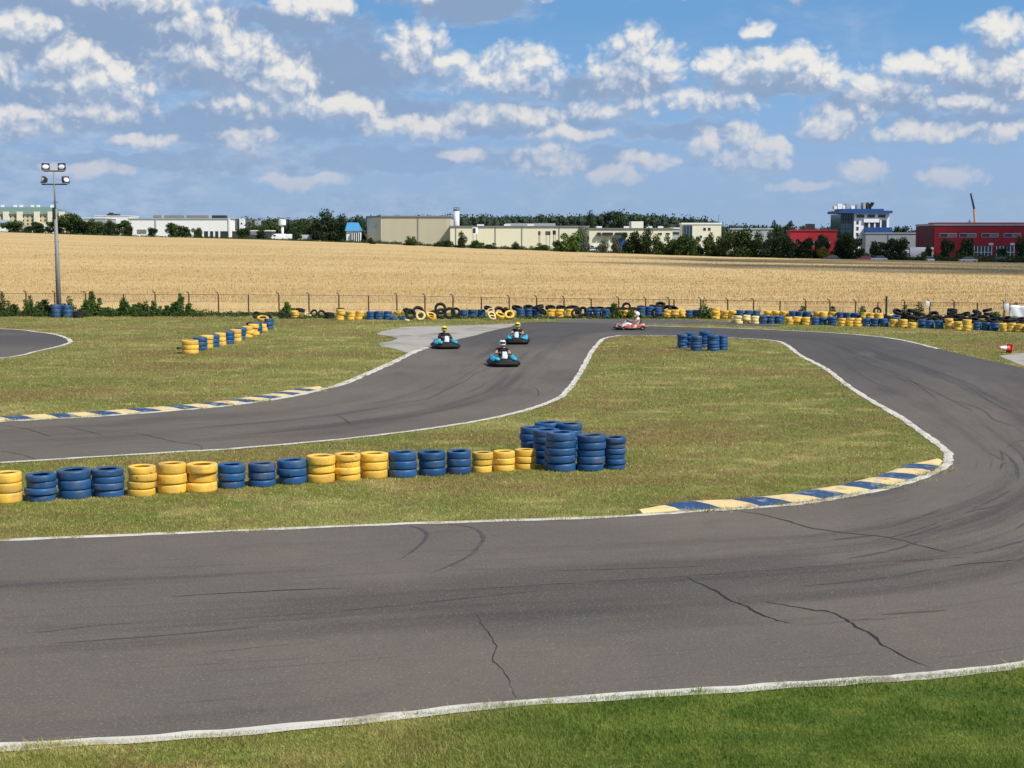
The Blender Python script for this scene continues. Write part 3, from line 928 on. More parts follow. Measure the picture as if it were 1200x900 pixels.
# --- bushes in front of the beige halls
Bs = [(436,277,452,9,M_LEAFD,'small dark bush under the left end of the beige hall'),
 (480,275,450,17,M_LEAF,'green bush in front of the middle of the high beige hall'),
 (524,279,446,14,M_LEAFD,'dark bush where the high beige hall steps down to the low one'),
 (513,281,446,12,M_LEAF,'low bush just left of the step in the beige hall'),
 (541,270,442,13,M_LEAFD,'narrow upright tree in front of the low beige hall beside the small billboard'),
 (560,279,440,18,M_LEAF,'rounded bush beneath the single billboard at the low beige hall'),
 (605,281,436,14,M_LEAFD,'dark low bush in front of the plain middle of the low beige hall'),
 (575,283,436,16,M_LEAF,'flat shrub right of the bush beneath the single billboard'),
 (635,283,432,20,M_LEAF,'low shrub below the three billboards'),
 (653,278,425,12,M_LEAFD,'dark bush left of the bright green tree'),
 (668,267,418,32,M_LEAFB,'bright green rounded tree hiding the end of the low beige hall'),
 (682,259,430,20,M_LEAFG,'silvery tall sparse tree behind the bright green tree'),
 (706,279,415,18,M_LEAFG,'silvery green shrub right of the bright green tree'),
 (722,275,412,18,M_LEAFG,'pale grey-green bushy tree in front of the parked blue and white cars')]
for px, yt, Y, w, m, lab in Bs: tree(px, yt, Y, w, lab, m, 'shrub' if yt > 276 else 'broadleaf_tree', 'bush' if yt > 276 else 'tree', low=0.6)
# --- row along the right half of the field edge
lab_r = ['first','second','third','fourth','fifth','sixth','seventh','eighth','ninth','tenth','eleventh','twelfth']
Rr_ = [(740,270,412,26,'leafy tree at the left end of the roadside tree row, under the small roof box'),
 (757,269,410,22,'tree just left of the pale wall end in the roadside tree row'),
 (771,277,405,20,'lower tree in front of the long pale building right end'),
 (786,276,405,22,'low tree in the gap between the long pale building and the white office'),
 (800,273,402,24,'tree covering the left foot of the white office block'),
 (814,275,400,22,'tree below the two windows of the white office block'),
 (832,272,398,22,'pointed tree at the right front of the white office block'),
 (846,276,396,20,'tree just right of the white office block'),
 (868,266,394,36,'largest broad tree of the roadside row right of the white office'),
 (886,274,392,22,'tree adjoining the largest broad tree on its right'),
 (902,273,390,24,'dark tree left of the low red building'),
 (916,271,388,22,'tree touching the left end of the low red building'),
 (930,278,385,22,'low tree in front of the left half of the red low building'),
 (945,277,384,22,'tree in front of the middle of the low red building'),
 (961,273,384,22,'upright tree at the right end of the low red building'),
 (984,272,382,22,'very dark tree below the glass side of the blue roofed office'),
 (997,271,380,28,'very dark broad tree in front of the blue roofed office white front'),
 (1026,281,376,18,'yellowish green tree in front of the grey hall'),
 (1041,278,376,22,'green tree before the middle of the grey hall'),
 (1056,277,375,22,'tree at the right end of the grey hall'),
 (1087,286,372,14,'small tree against the dark side wall of the red factory'),
 (1108,278,370,18,'young round street tree left of the red factory front'),
 (1131,278,370,21,'round street tree in front of the red factory, second from its corner'),
 (1175,288,366,16,'small tree between the doors and the right frame edge at the red factory'),
 (1196,277,366,16,'street tree cut by the right edge of the picture before the red factory')]
for px, yt, Y, w, lab in Rr_: tree(px, yt, Y, w, lab, M_LEAFD if px > 890 else M_LEAF, group=None)
# yellow bush
tree(968,290,380,18,'yellow-green bush at the base of the low red building', leaf_mat('yellow_leaves', (0.14,0.13,0.02), (0.26,0.21,0.03)), 'shrub', 'bush')

# low continuous scrub strip on the field edge
L = []
r = np.random.default_rng(3)
for a in np.arange(-205, 700, 2.4):
    D, z = edge(a); Y = D + r.uniform(2, 12); hgt = r.uniform(.5, 1.3) if a < 120 else r.uniform(.8, 2.2)
    x = a/FPX*Y
    L.append(((x, Y, terrain(x, Y)+hgt*0.45), (r.uniform(.8, 1.7), 1.2, hgt*0.7)))
for a in np.arange(-640, -205, 3.0):
    D, z = edge(a); Y = D + r.uniform(2, 10); x = a/FPX*Y
    L.append(((x, Y, terrain(x, Y)+0.3), (1.2, 1.2, r.uniform(.3, .8))))
me = leaf_cloud('roadside_scrub', L, 60000, 0.32, r)
o = link('roadside_scrub', me, M_LEAF); tag(o, 'low unbroken scrub along the far edge of the wheat field', 'scrub', kind='stuff')

# distant woodland beyond the industrial estate
prof = [(-700,262),(-480,262),(-330,257),(-280,255),(-200,254),(-170,253),(-60,251),(-20,252),(20,252),(60,251),(100,250),(125,246),(150,250),(185,252),(205,254),(232,256),(245,262),(300,264),(420,267),(470,268),(560,270),(700,272),(1100,272),(1400,272)]
L = []
r = np.random.default_rng(5)
for a in np.arange(-1000, 1100, 2.3):
    yt = float(np.interp(a, [p_[0] for p_ in prof], [p_[1] for p_ in prof])) + 2.0 + r.normal()*1.3
    Y = r.uniform(880, 1000)
    top = at(600, yt, Y).z
    for q in range(3):
        hz = r.uniform(3, 6)
        x = a/FPX*Y + r.uniform(-2, 2)
        zc = top - hz*(0.8 + 1.35*q)
        L.append(((x, Y - 3*q, zc), (r.uniform(2.5, 4.5), 3.5, hz)))
def core_quads(L, k=0.72, nu=7, nv=4):
    out = []
    for (c, s_) in L:
        g = []
        for j in range(nv+1):
            ph = math.pi*j/nv
            g.append([(c[0]+s_[0]*k*math.sin(ph)*math.cos(2*math.pi*i/nu), c[1]+s_[1]*k*math.sin(ph)*math.sin(2*math.pi*i/nu), c[2]+s_[2]*k*math.cos(ph)) for i in range(nu)])
        for j in range(nv):
            for i in range(nu):
                out += [g[j][i], g[j+1][i], g[j+1][(i+1) % nu], g[j][(i+1) % nu]]
    return np.array(out)
lc_ = leaf_cloud('distant_wood', L, 190000, 1.2, r)
co_ = np.empty(len(lc_.vertices)*3, np.float32); lc_.vertices.foreach_get('co', co_)
co_ = np.concatenate([co_.reshape(-1, 3), core_quads(L)]); bpy.data.meshes.remove(lc_)
me = fast_mesh('distant_wood', co_, len(co_)//4, 4)
M_WOOD = leaf_mat('distant_wood_leaves', (0.018, 0.032, 0.020), (0.034, 0.054, 0.030))
o = link('distant_wood', me, M_WOOD); tag(o, 'far dark woodland forming the skyline behind the industrial buildings', 'wood', kind='stuff')
for px, yt, w, lab in [(725,246,22,'tall round tree rising highest out of the distant woodland'),(805,255,18,'domed dark tree on the skyline left of the white office'),
                       (910,258,12,'round skyline tree above the road left of the low red building'),(929,259,14,'second round skyline tree behind the low red building'),
                       (948,263,12,'small skyline tree just left of the blue roofed office'),(1060,265,24,'rounded hilltop tree between the blue roofed office and the red factory'),
                       (690,251,14,'pointed tree on the woodland skyline above the silvery tree')]:
    tree(px, yt, 860, w*1.2, lab, M_LEAFD)

# ================================================================ FAR BUILDINGS
M_BEIGE = mat('beige_cladding', (0.58, 0.53, 0.40), 0.7, 0.06, 0.4, stretch=(1, 1, 0.2))
M_CREAM = mat('cream_cladding', (0.80, 0.75, 0.56), 0.7, 0.06, 0.4)
M_WWALL = mat('white_wall', (0.84, 0.84, 0.84), 0.7, 0.06, 0.3)
M_CWALL = mat('cream_render', (0.82, 0.78, 0.62), 0.8, 0.06, 0.3)
M_RED = mat('red_cladding', (0.40, 0.018, 0.030), 0.6, 0.08, 0.3)
M_BLUER = mat('blue_roof_metal', (0.02, 0.075, 0.24), 0.5, 0.08, 0.3)
M_LBLUER = mat('light_blue_roof', (0.06, 0.27, 0.50), 0.5, 0.08, 0.3)
M_GREENR = mat('green_roof', (0.13, 0.20, 0.18), 0.6, 0.12, 0.1)
M_GREYW = mat('grey_cladding', (0.36, 0.38, 0.40), 0.6, 0.08, 0.3)
M_ROOFG = mat('grey_roof', (0.20, 0.20, 0.20), 0.8, 0.15, 0.3)
M_YELW = mat('pale_yellow_render', (0.66, 0.54, 0.30), 0.8, 0.08, 0.1)
M_GLB = mat('blue_glass', (0.02, 0.05, 0.085), 0.12, 0.2, 0.2, spec=0.7)
class Bld:
    """building whose local frame has x along the front, y away from the camera"""
    def __init__(self, name, px0, px1, yt, yb, Y, depth, label, cat='building', rz=0.0, sink=2.5):
        a = at(px0, yb, Y); b = at(px1, yb, Y); t = at((px0+px1)/2, yt, Y)
        self.w = b.x-a.x; self.h = t.z-a.z; self.d = depth; self.sink = sink
        self.root = empty(name, ((a.x+b.x)/2, Y, a.z), rz, label, cat)
        self.s = Y/FPX; self.cx = (px0+px1)/2; self.yb = yb; self.yt = yt
    def X(self, px): return (px-self.cx)*self.s
    def Z(self, py): return (self.yb-py)*self.s
    def block(self, name, m, x0, x1, y0, y1, z0, z1, parent=None, bev=0.0):
        return MB().span(x0, x1, y0, y1, z0, z1).build(name, m, parent or self.root, bev=bev)
    def walls(self, m, name='wall', x0=None, x1=None, z1=None):
        x0 = -self.w/2 if x0 is None else x0; x1 = self.w/2 if x1 is None else x1
        return self.block(name, m, x0, x1, 0, self.d, -self.sink, self.h if z1 is None else z1)
    def roof(self, m, over=0.25, th=0.35, name='roof', x0=None, x1=None, z=None):
        x0 = -self.w/2 if x0 is None else x0; x1 = self.w/2 if x1 is None else x1
        z = self.h if z is None else z
        return self.block(name, m, x0-over, x1+over, -over, self.d+over, z+0.003, z+th)
    def window(self, px0, px1, py0, py1, m=None, frame=None, name='window'):
        x0, x1, z1, z0 = self.X(px0), self.X(px1), self.Z(py0), self.Z(py1)
        fr = self.block(name, frame or M_WPL, x0-.08, x1+.08, -0.06, 0.10, z0-.08, z1+.08)
        self.block('pane', m or M_GLASS, x0, x1, -0.09, 0.05, z0, z1, fr)
        return fr

# 1 apartment block
b = Bld('apartment_block', -30, 80, 251, 270, 900, 18, 'long pale yellow apartment block with green mansard roof on the left horizon', 'apartment block')
b.walls(M_YELW)
mb = MB(); w2 = b.w/2; z0 = b.h; z1 = b.h+4.2
mb.loft([[(-w2-.8, -.8, z0), (w2+.8, -.8, z0), (w2+.8, 18.8, z0), (-w2-.8, 18.8, z0)], [(-w2+5, 4, z1), (w2-12, 4, z1), (w2-12, 14, z1), (-w2+5, 14, z1)]])
rf = mb.build('roof', M_GREENR, b.root)
for px in (-14, 0, 15, 22, 35, 42, 58): b.block('chimney', M_WWALL, b.X(px)-.7, b.X(px)+.7, 5, 7, z1-.5, z1+1.3, rf)
for px in (-22, -6, 8, 24, 44, 60, 73):
    b.block('stair_bay', M_CWALL, b.X(px)-1.6, b.X(px)+1.6, -1.2, -0.01, -2, b.h+1.5)
for i in range(21):
    px = -27 + i*5
    if any(abs(px-q) < 3 for q in (-22, -6, 8, 24, 44, 60, 73)): continue
    for r_ in range(4):
        b.window(px-.9, px+.9, 253+r_*4.2, 255.3+r_*4.2)
# houses between
b = Bld('village_house', -8, 8, 262, 271, 640, 9, 'low white house with pale blue grey roof at the left picture edge', 'house'); b.walls(M_WWALL)
MB().loft([[(-b.w/2-.3, -.3, b.h), (b.w/2+.3, -.3, b.h), (b.w/2+.3, 9.3, b.h), (-b.w/2-.3, 9.3, b.h)], [(-b.w/2-.3, 4, b.h+1.6), (b.w/2+.3, 4, b.h+1.6), (b.w/2+.3, 5, b.h+1.6), (-b.w/2-.3, 5, b.h+1.6)]]).build('roof', mat('blue_grey_roof', (.25, .33, .40), .6, .1), b.root)
b.window(2, 5, 265, 267.5)
for px0, px1, yt, rc, lab in ((22, 33, 265, (.30,.22,.17), 'tiny house with brown roof left of the small round tree'), (33, 45, 264, (.45,.45,.44), 'small house with pale grey roof between the trees under the apartments'), (46, 58, 263, (.5,.48,.45), 'small white house beside the foot of the apartment block, left of the mast')):
    b = Bld('village_house', px0, px1, yt+2.5, 271, 620, 7, lab, 'house'); b.walls(M_WWALL)
    MB().loft([[(-b.w/2-.2, -.3, b.h), (b.w/2+.2, -.3, b.h), (b.w/2+.2, 7.3, b.h), (-b.w/2-.2, 7.3, b.h)], [(-b.w/2+.4, 3.3, b.h+1.3), (b.w/2-.4, 3.3, b.h+1.3), (b.w/2-.4, 3.7, b.h+1.3), (-b.w/2+.4, 3.7, b.h+1.3)]]).build('roof', mat('roof_%d' % px0, rc, .8, .1), b.root)
    b.window(px0+3, px0+5, yt+4, yt+6)
# 2 pale sheds behind
b = Bld('flat_roofed_shed', 90, 124, 256, 272, 760, 20, 'pale flat roofed shed behind the clump of trees right of the mast', 'shed'); b.walls(M_GREYW); b.roof(M_WWALL)
b.window(99, 108, 260, 262)
b = Bld('flat_roofed_shed', 112, 152, 253.5, 272, 800, 20, 'taller white shed with dark roof plant behind the tree clump', 'shed'); b.walls(M_WWALL); b.roof(M_WWALL)
b.block('roof_plant', M_DMETAL, b.X(124), b.X(137), 3, 8, b.h+.3, b.h+1.3)
b.block('roof_plant', M_DMETAL, b.X(126), b.X(129), 3, 8, b.h+1.31, b.h+2.0)
# white warehouse
b = Bld('white_warehouse', 151, 270, 257, 277, 700, 12, 'big white warehouse with dark loading bays on the left horizon', 'warehouse')
b.walls(M_WWALL); b.roof(M_GREYW, 0.3, 0.5)
b.block('corner_pilaster', M_GREYW, b.X(182.4), b.X(183.6), -.35, -.02, -2, b.h)
b.block('end_pillar', M_WWALL, b.X(268), b.X(270), -.5, -.03, -2, b.h+.3)
lb = b.block('loading_bay', M_GLASS, b.X(230), b.X(267), -.3, -.04, -1, b.Z(271))
for px in (238, 245, 251, 257): b.block('pillar', M_WWALL, b.X(px)-.4, b.X(px)+.4, -.45, -.31, -1, b.Z(271), lb)
b.window(161, 172, 269, 274, M_ROOFG)
for px0, px1 in ((177, 184), (190, 211), (216, 240), (246, 262)): b.block('roof_plant', M_ROOFG if px0 != 246 else M_DMETAL, b.X(px0), b.X(px1), 5, 10, b.h+.51, b.h+1.9)
b = Bld('grey_logistics_shed', 246, 292, 257, 274, 860, 10, 'dark grey shed with pale towers right of the white warehouse', 'warehouse'); b.walls(mat('dark_grey_wall', (.13,.15,.17), .7, .1)); b.roof(M_ROOFG)
b.block('tower', M_WWALL, b.X(281), b.X(287), -1, -.02, -2, b.h+.4)
b.window(250, 258, 262, 265)
b = Bld('low_grey_shed', 272, 318, 271, 277, 610, 10, 'long low shed with white roof edge beyond the white warehouse', 'shed'); b.walls(mat('dark_green_wall', (.05,.06,.06), .8, .1)); b.roof(M_WWALL, .2, .4)
b.window(290, 300, 272, 275, M_ROOFG)
# white tower
def silo(px, yt, yb, Y, wpx, lab, cat, m, top):
    a = at(px, yb, Y); h = at(px, yt, Y).z - a.z; r_ = wpx/FPX*Y/2
    root = empty('water_tower' if cat == 'water tower' else 'silo', a, 0, lab, cat)
    return root, h, r_
root, h, r_ = silo(331, 257, 276, 620, 9, 'small white box-headed water tower beside the white vans', 'water tower', None, None)
MB().cyl((0, 0, -2), (0, 0, h*.6), r_*.35, seg=12).build('shaft', M_WWALL, root, smooth=True)
MB().lathe([(0.01, h*.58), (r_*.45, h*.58), (r_*.95, h*.66), (r_*.95, h*.97), (r_*.5, h), (0.01, h)], 16).build('tank', M_WWALL, root)
root, h, r_ = silo(535, 243, 270, 500, 7.5, 'tall white steel silo with dark railing on top behind the beige halls', 'silo', None, None)
MB().lathe([(0.01, -2), (r_*.95, -2), (r_*.9, h*.83), (0.01, h*.84)], 18).build('tank', mat('bright_steel', (.66,.68,.72), .4, .05), root, smooth=True)
MB().lathe([(r_*.7, h*.84), (r_*.95, h*.86), (r_*.95, h*.91), (r_*.55, h*.93), (0.01, h*.93)], 18).build('cap', M_ROOFG, root)
mb = MB()
for k in range(8): mb.cyl((r_*.95*math.cos(k*.785), r_*.95*math.sin(k*.785), h*.86), (r_*.95*math.cos(k*.785), r_*.95*math.sin(k*.785), h), .04, seg=5)
mb.tube([(r_*.95*math.cos(t_), r_*.95*math.sin(t_), h*.99) for t_ in np.linspace(0, 6.1, 16)], .05, 5, True)
mb.build('railing', M_DMETAL, root)
# small panel tower
b = Bld('transformer_tower', 299, 304.5, 258, 272, 780, 4, 'narrow grey tower block between the trees left of the water tower', 'tower'); b.walls(M_GREYW); b.roof(M_ROOFG, .1, .3); b.window(301, 302.5, 261, 263)
b = Bld('transformer_tower', 281, 286, 257.5, 272, 790, 4, 'slim white tower just right of the white warehouse end', 'tower'); b.walls(M_WWALL); b.roof(M_WWALL, .1, .3); b.window(282.6, 284.2, 261, 263)
# blue roofed house
b = Bld('blue_roofed_house', 406, 421, 270.5, 284, 500, 8, 'small white house with a light blue pitched roof left of the beige hall', 'house')
b.walls(M_WWALL)
w2 = b.w/2
MB().loft([[(-w2-.4, -.6, b.h), (w2+.4, -.6, b.h), (w2+.4, 8.6, b.h), (-w2-.4, 8.6, b.h)], [(-w2-.1, 3.8, b.h+2.7), (w2-.6, 3.8, b.h+2.7), (w2-.6, 4.2, b.h+2.7), (-w2-.1, 4.2, b.h+2.7)]]).build('roof', M_LBLUER, b.root)
p_ = b.block('porch', M_GLASS, b.X(411.5), b.X(422), -.8, -.02, -1, b.Z(273))
for px in (413, 415.5, 418, 420.5): b.block('post', M_WWALL, b.X(px)-.12, b.X(px)+.12, -.95, -.81, -1, b.Z(273), p_)
# 5 beige halls
b = Bld('beige_hall', 427, 527, 254.5, 287, 500, 50, 'high windowless beige hall, the tallest factory building left of the silo', 'factory hall')
w2 = b.w/2
mb = MB()      # front with a chamfered left corner
ft = [(-w2, 9), (-w2+5.4, 0), (w2, 0), (w2, 50), (-w2, 50)]
mb.loft([[(x, y, -2.5) for x, y in ft], [(x, y, b.h) for x, y in ft]]).build('wall', M_BEIGE, b.root)
mb = MB(); ft = [(-w2-.3, 8.9), (-w2+5.3, -.3), (w2+.3, -.3), (w2+.3, 50.3), (-w2-.3, 50.3)]
mb.loft([[(x, y, b.h+.003) for x, y in ft], [(x, y, b.h+.45) for x, y in ft]]).build('roof', M_ROOFG, b.root)
mb = MB()
for i in range(60): mb.span(-w2+6+i*(b.w-6.5)/60, -w2+6.07+i*(b.w-6.5)/60, -.06, 0.02, -2, b.h-.2)
mb.build('cladding_ribs', M_BEIGE, b.root)
b.block('downpipe', M_ROOFG, b.X(489.6), b.X(490.2), -.2, -.07, -2, b.h)
b.block('vent', M_ROOFG, b.X(436.5), b.X(438), .5, 3.4, b.Z(266.5), b.Z(265))
b = Bld('cream_long_hall', 527.5, 690, 266, 288, 495, 60, 'very long low cream hall running right from the beige hall', 'factory hall')
b.walls(M_CREAM); b.roof(M_ROOFG, .3, .4)
for px in (534.6, 580.6, 611.6, 655): b.block('downpipe', M_ROOFG, b.X(px)-.12, b.X(px)+.12, -.15, -.03, -2, b.h)
b.block('skylight_strip', M_GREYW, b.X(592), b.X(652), 12, 20, b.h+.41, b.h+1.3)
for px in (563, 594.6, 622): b.block('roof_vent', M_WWALL, b.X(px)-1.1, b.X(px)+1.1, 4, 6, b.h+.41, b.h+.9)
b = Bld('cream_works_building', 690.5, 788, 268.5, 289, 470, 40, 'long cream works building with dark awnings and small windows', 'factory building')
b.walls(M_CREAM); b.roof(M_ROOFG, .3, .35)
b.block('roof_box', M_CWALL, b.X(741), b.X(755), 4, 14, b.h+.36, b.h+2.4)
for px0, px1 in ((706, 718), (721, 734), (700, 704)):
    a_ = b.block('awning', M_DMETAL, b.X(px0), b.X(px1), -1.2, -.02, b.Z(276.2), b.Z(272.6))
for px in (738.5, 771, 780): b.window(px, px+4.5, 273, 275.2)
for px in (703, 735, 762, 775): b.block('roof_vent', M_WWALL, b.X(px)-.8, b.X(px)+.8, 3, 5, b.h+.36, b.h+.9)
b.block('doorway', M_BLUER, b.X(724), b.X(733), -.2, -.02, -1, b.Z(279))
b = Bld('grey_link_building', 786, 800, 268, 288, 500, 20, 'pale blue grey link building left of the white office', 'building'); b.walls(M_GREYW); b.roof(M_WWALL); b.window(788, 796, 272, 275)
# 6 white office
b = Bld('white_office_block', 799, 845, 263, 289, 470, 6, 'cream white office block with glazed left corner and two small windows', 'office building')
b.walls(M_CWALL); b.roof(M_WWALL, .2, .5)
b.block('glazed_corner', M_GLB, b.X(800), b.X(811), -.2, -.02, b.Z(282), b.Z(264.5))
gl = b.root.children[-1]
for px in (801, 804, 807.5): b.block('mullion', M_ROOFG, b.X(px)-.08, b.X(px)+.08, -.28, -.21, b.Z(282), b.Z(264.5), gl)
for px in (824, 829.5): b.window(px, px+3, 267, 270.3)
b.window(820, 822.5, 276, 279); 
b.block('aerial', M_DMETAL, b.X(843), b.X(843.4), 3, 3.1, b.h+.5, b.h+3)
b = Bld('distant_long_roof', 856, 905, 269, 288, 640, 8, 'long blue grey roofed sheds seen between trees right of the white office', 'shed'); b.walls(M_GREYW); b.roof(M_GREYW, .3, .6); b.window(856, 864, 273, 276)
# 7 low red building
b = Bld('low_red_building', 926, 980, 271, 300, 415, 6, 'low crimson building half hidden by trees left of the blue roofed office', 'building')
b.walls(M_RED); b.roof(M_RED, .2, .4)
for px in (928, 938, 950, 966): b.window(px, px+6, 284, 288)
b.block('roof_box', M_DMETAL, b.X(947), b.X(956), 2, 5, b.h+.41, b.h+2.0)
# 8 blue roofed office
b = Bld('blue_roofed_office', 985, 1041, 250, 300, 440, 15, 'modern white office with glass side, blue flat roof and rooftop antennas', 'office building')
xg = b.X(1000)
b.block('wall', M_WWALL, xg, b.X(1041), 0, 15, -3, b.h)
gl = b.block('glass_facade', M_GLB, b.X(985), xg-.003, 0.4, 14.6, -3, b.h-.2)
for i in range(6): b.block('mullion', M_DMETAL, b.X(985+i*3)-.06, b.X(985+i*3)+.06, .28, .39, -3, b.h-.2, gl)
for z_ in range(1, 5): b.block('floor_band', M_DMETAL, b.X(985), xg-.05, .25, .31, z_*b.h/4.6-.15, z_*b.h/4.6+.05, gl)
rf = b.block('roof', M_BLUER, b.X(982), b.X(1043.5), -1.2, 15.8, b.h+.003, b.h+.75)
b.block('roof_step', M_BLUER, b.X(988), b.X(1036), 1.5, 13, b.h+.76, b.h+1.3)
for px0, px1, h_, m_ in ((981, 984, .9, M_WWALL), (985, 990, 1.5, M_WWALL), (991, 994, 1.1, M_WWALL), (995, 999, 1.6, M_GREYW), (1001, 1005, 1.0, M_WWALL), (1008, 1012, 1.3, M_GREYW), (1015, 1018, 1.9, M_GREYW), (1020, 1022, 1.9, M_DMETAL), (1024, 1024.8, 1.6, M_DMETAL)):
    b.block('rooftop_unit', m_, b.X(px0), b.X(px1), 5, 8, b.h+1.31, b.h+1.3+h_)
MB().cyl((b.X(1026), 6, b.h+2), (b.X(1026.8), 6, b.h+3.2), .2, .6, 10).build('rooftop_antenna', M_DMETAL, b.root)
for px in (1003, 1015.5, 1028): b.window(px, px+8.5, 252, 255.5)
for py in (259, 266, 273): b.window(1003, 1005.5, py, py+4)
b.block('recessed_glazing', M_GLASS, b.X(1012), b.X(1038), -.12, -.02, b.Z(267), b.Z(258.5))
for px in (1017.5, 1024, 1031): b.block('pillar', M_WWALL, b.X(px)-.2, b.X(px)+.2, -.3, -.13, b.Z(267), b.Z(258.5))
b.block('white_portal', M_WWALL, b.X(1011), b.X(1029), -.5, -.13, b.Z(261), b.Z(256.8))
b.block('blue_balcony', M_BLUER, b.X(1012), b.X(1042.5), -2.2, -.02, b.Z(273), b.Z(266.8))
b = Bld('grey_flat_hall', 1014, 1073, 274, 300, 425, 5, 'plain light grey hall between the blue roofed office and the red factory', 'factory hall')
b.walls(M_GREYW); b.roof(M_GREYW, .2, .35); b.block('downpipe', M_ROOFG, b.X(1040), b.X(1040.5), -.15, -.02, -2, b.h)
for px in (1028, 1050, 1062): b.window(px, px+4, 283, 286)
# 9 red factory
Y = 400
b = Bld('red_factory', 1094, 1330, 264.5, 307, Y, 18, 'large crimson factory with grey window band and glazed doors at the right edge', 'factory')
b.walls(M_RED); b.roof(mat('pale_roof_edge', (.5, .42, .38), .7, .1), .2, .5)
w2 = b.w/2
b.block('shaded_side', mat('shaded_red_paint', (.17, .035, .035), .8, .15), -w2-.12, -w2-.003, .3, 17.8, -3, b.h-.05)  # same red wall, its shade away from the sun put into a darker colour
for px in (1101, 1124, 1150, 1176, 1202, 1228):
    b.window(px, px+9, 274, 278); b.window(px+10.5, px+19, 274, 278, M_ROOFG)
for px in (1141, 1167, 1193):
    d_ = b.block('glazed_door', M_GLASS, b.X(px), b.X(px+21), -.25, -.02, -1, b.Z(288.5))
    for i in range(6): b.block('door_mullion', M_WWALL, b.X(px+i*4.1)-.09, b.X(px+i*4.1)+.09, -.33, -.26, -1, b.Z(288.5), d_)
    b.block('door_rail', M_WWALL, b.X(px), b.X(px+21), -.4, -.34, b.Z(296), b.Z(295.4), d_)
for px in (1158, 1183): b.block('wall_sign', M_WWALL, b.X(px), b.X(px+5), -.35, -.02, b.Z(287.5), b.Z(285))
b.block('roof_plinth', M_RED, b.X(1105), b.X(1330), 6, 15, b.h+.51, b.h+.9)
# crane boom beyond
a = at(1145.5, 262, 460); t_ = at(1137.5, 226.5, 460)
root = empty('crane', (a.x, 460, terrain(a.x, 460)), 0, 'thin slanting crane boom rising above the red factory roof', 'crane')
o0 = root.location
MB().cyl(a-o0-Vector((0, 0, 8)), a-o0+(t_-a)*.48, .42, .36, 8).build('boom', mat('salmon_paint', (.55,.33,.26), .6, .05), root)
MB().cyl(a-o0+(t_-a)*.48, t_-o0, .33, .26, 8).build('boom_extension', M_DMETAL, root)
MB().span(-4.5, 3, -1.5, 1.5, 0.9, 2.4).span(-3, -0.5, -1.4, 1.4, 2.4, 3.8).build('carrier', M_YELW, root, bev=0.1)
mb = MB()
for x_ in (-3.6, -2, 1, 2.2):
    mb.cyl((x_, -1.6, .55), (x_, 1.6, .55), .55, seg=14)
mb.build('wheel_set', M_BLACKP, root)

# billboards in front of the cream hall
for px, yt, w_, h_, lab, ang in ((556.5, 266.5, 7, 7.5, 'white and dark double sided billboard on tall legs before the cream hall', .5), (632, 271, 3.2, 4.5, 'small dark billboard, leftmost of the three close together', .9), (642, 271, 6, 4.5, 'wider dark billboard, middle one of the three close together', .3), (649.5, 270, 3.6, 5, 'tall dark billboard, rightmost of the three close together', -.6)):
    Y = 470; p = base_at(px, Y); s = Y/FPX; zt = at(px, yt, Y).z - p.z
    root = empty('billboard', p, ang, lab, 'billboard')
    W_, H_ = w_*s, h_*s
    MB().span(-W_/2, W_/2, -.15, .15, zt-H_, zt).build('panel', M_DMETAL if px > 600 else M_WWALL, root)
    MB().span(-W_/2+.1, W_/2*.2, -.19, -.155, zt-H_+.2, zt-.2).build('poster', M_DMETAL if px < 600 else mat('brown_poster', (.10,.06,.05), .7, .3, 1.0), root)
    for q in (-1, 1): MB().cyl((q*W_*.35, 0, -1), (q*W_*.35, 0, zt-H_), .09, seg=6).build('leg', M_METAL, root)

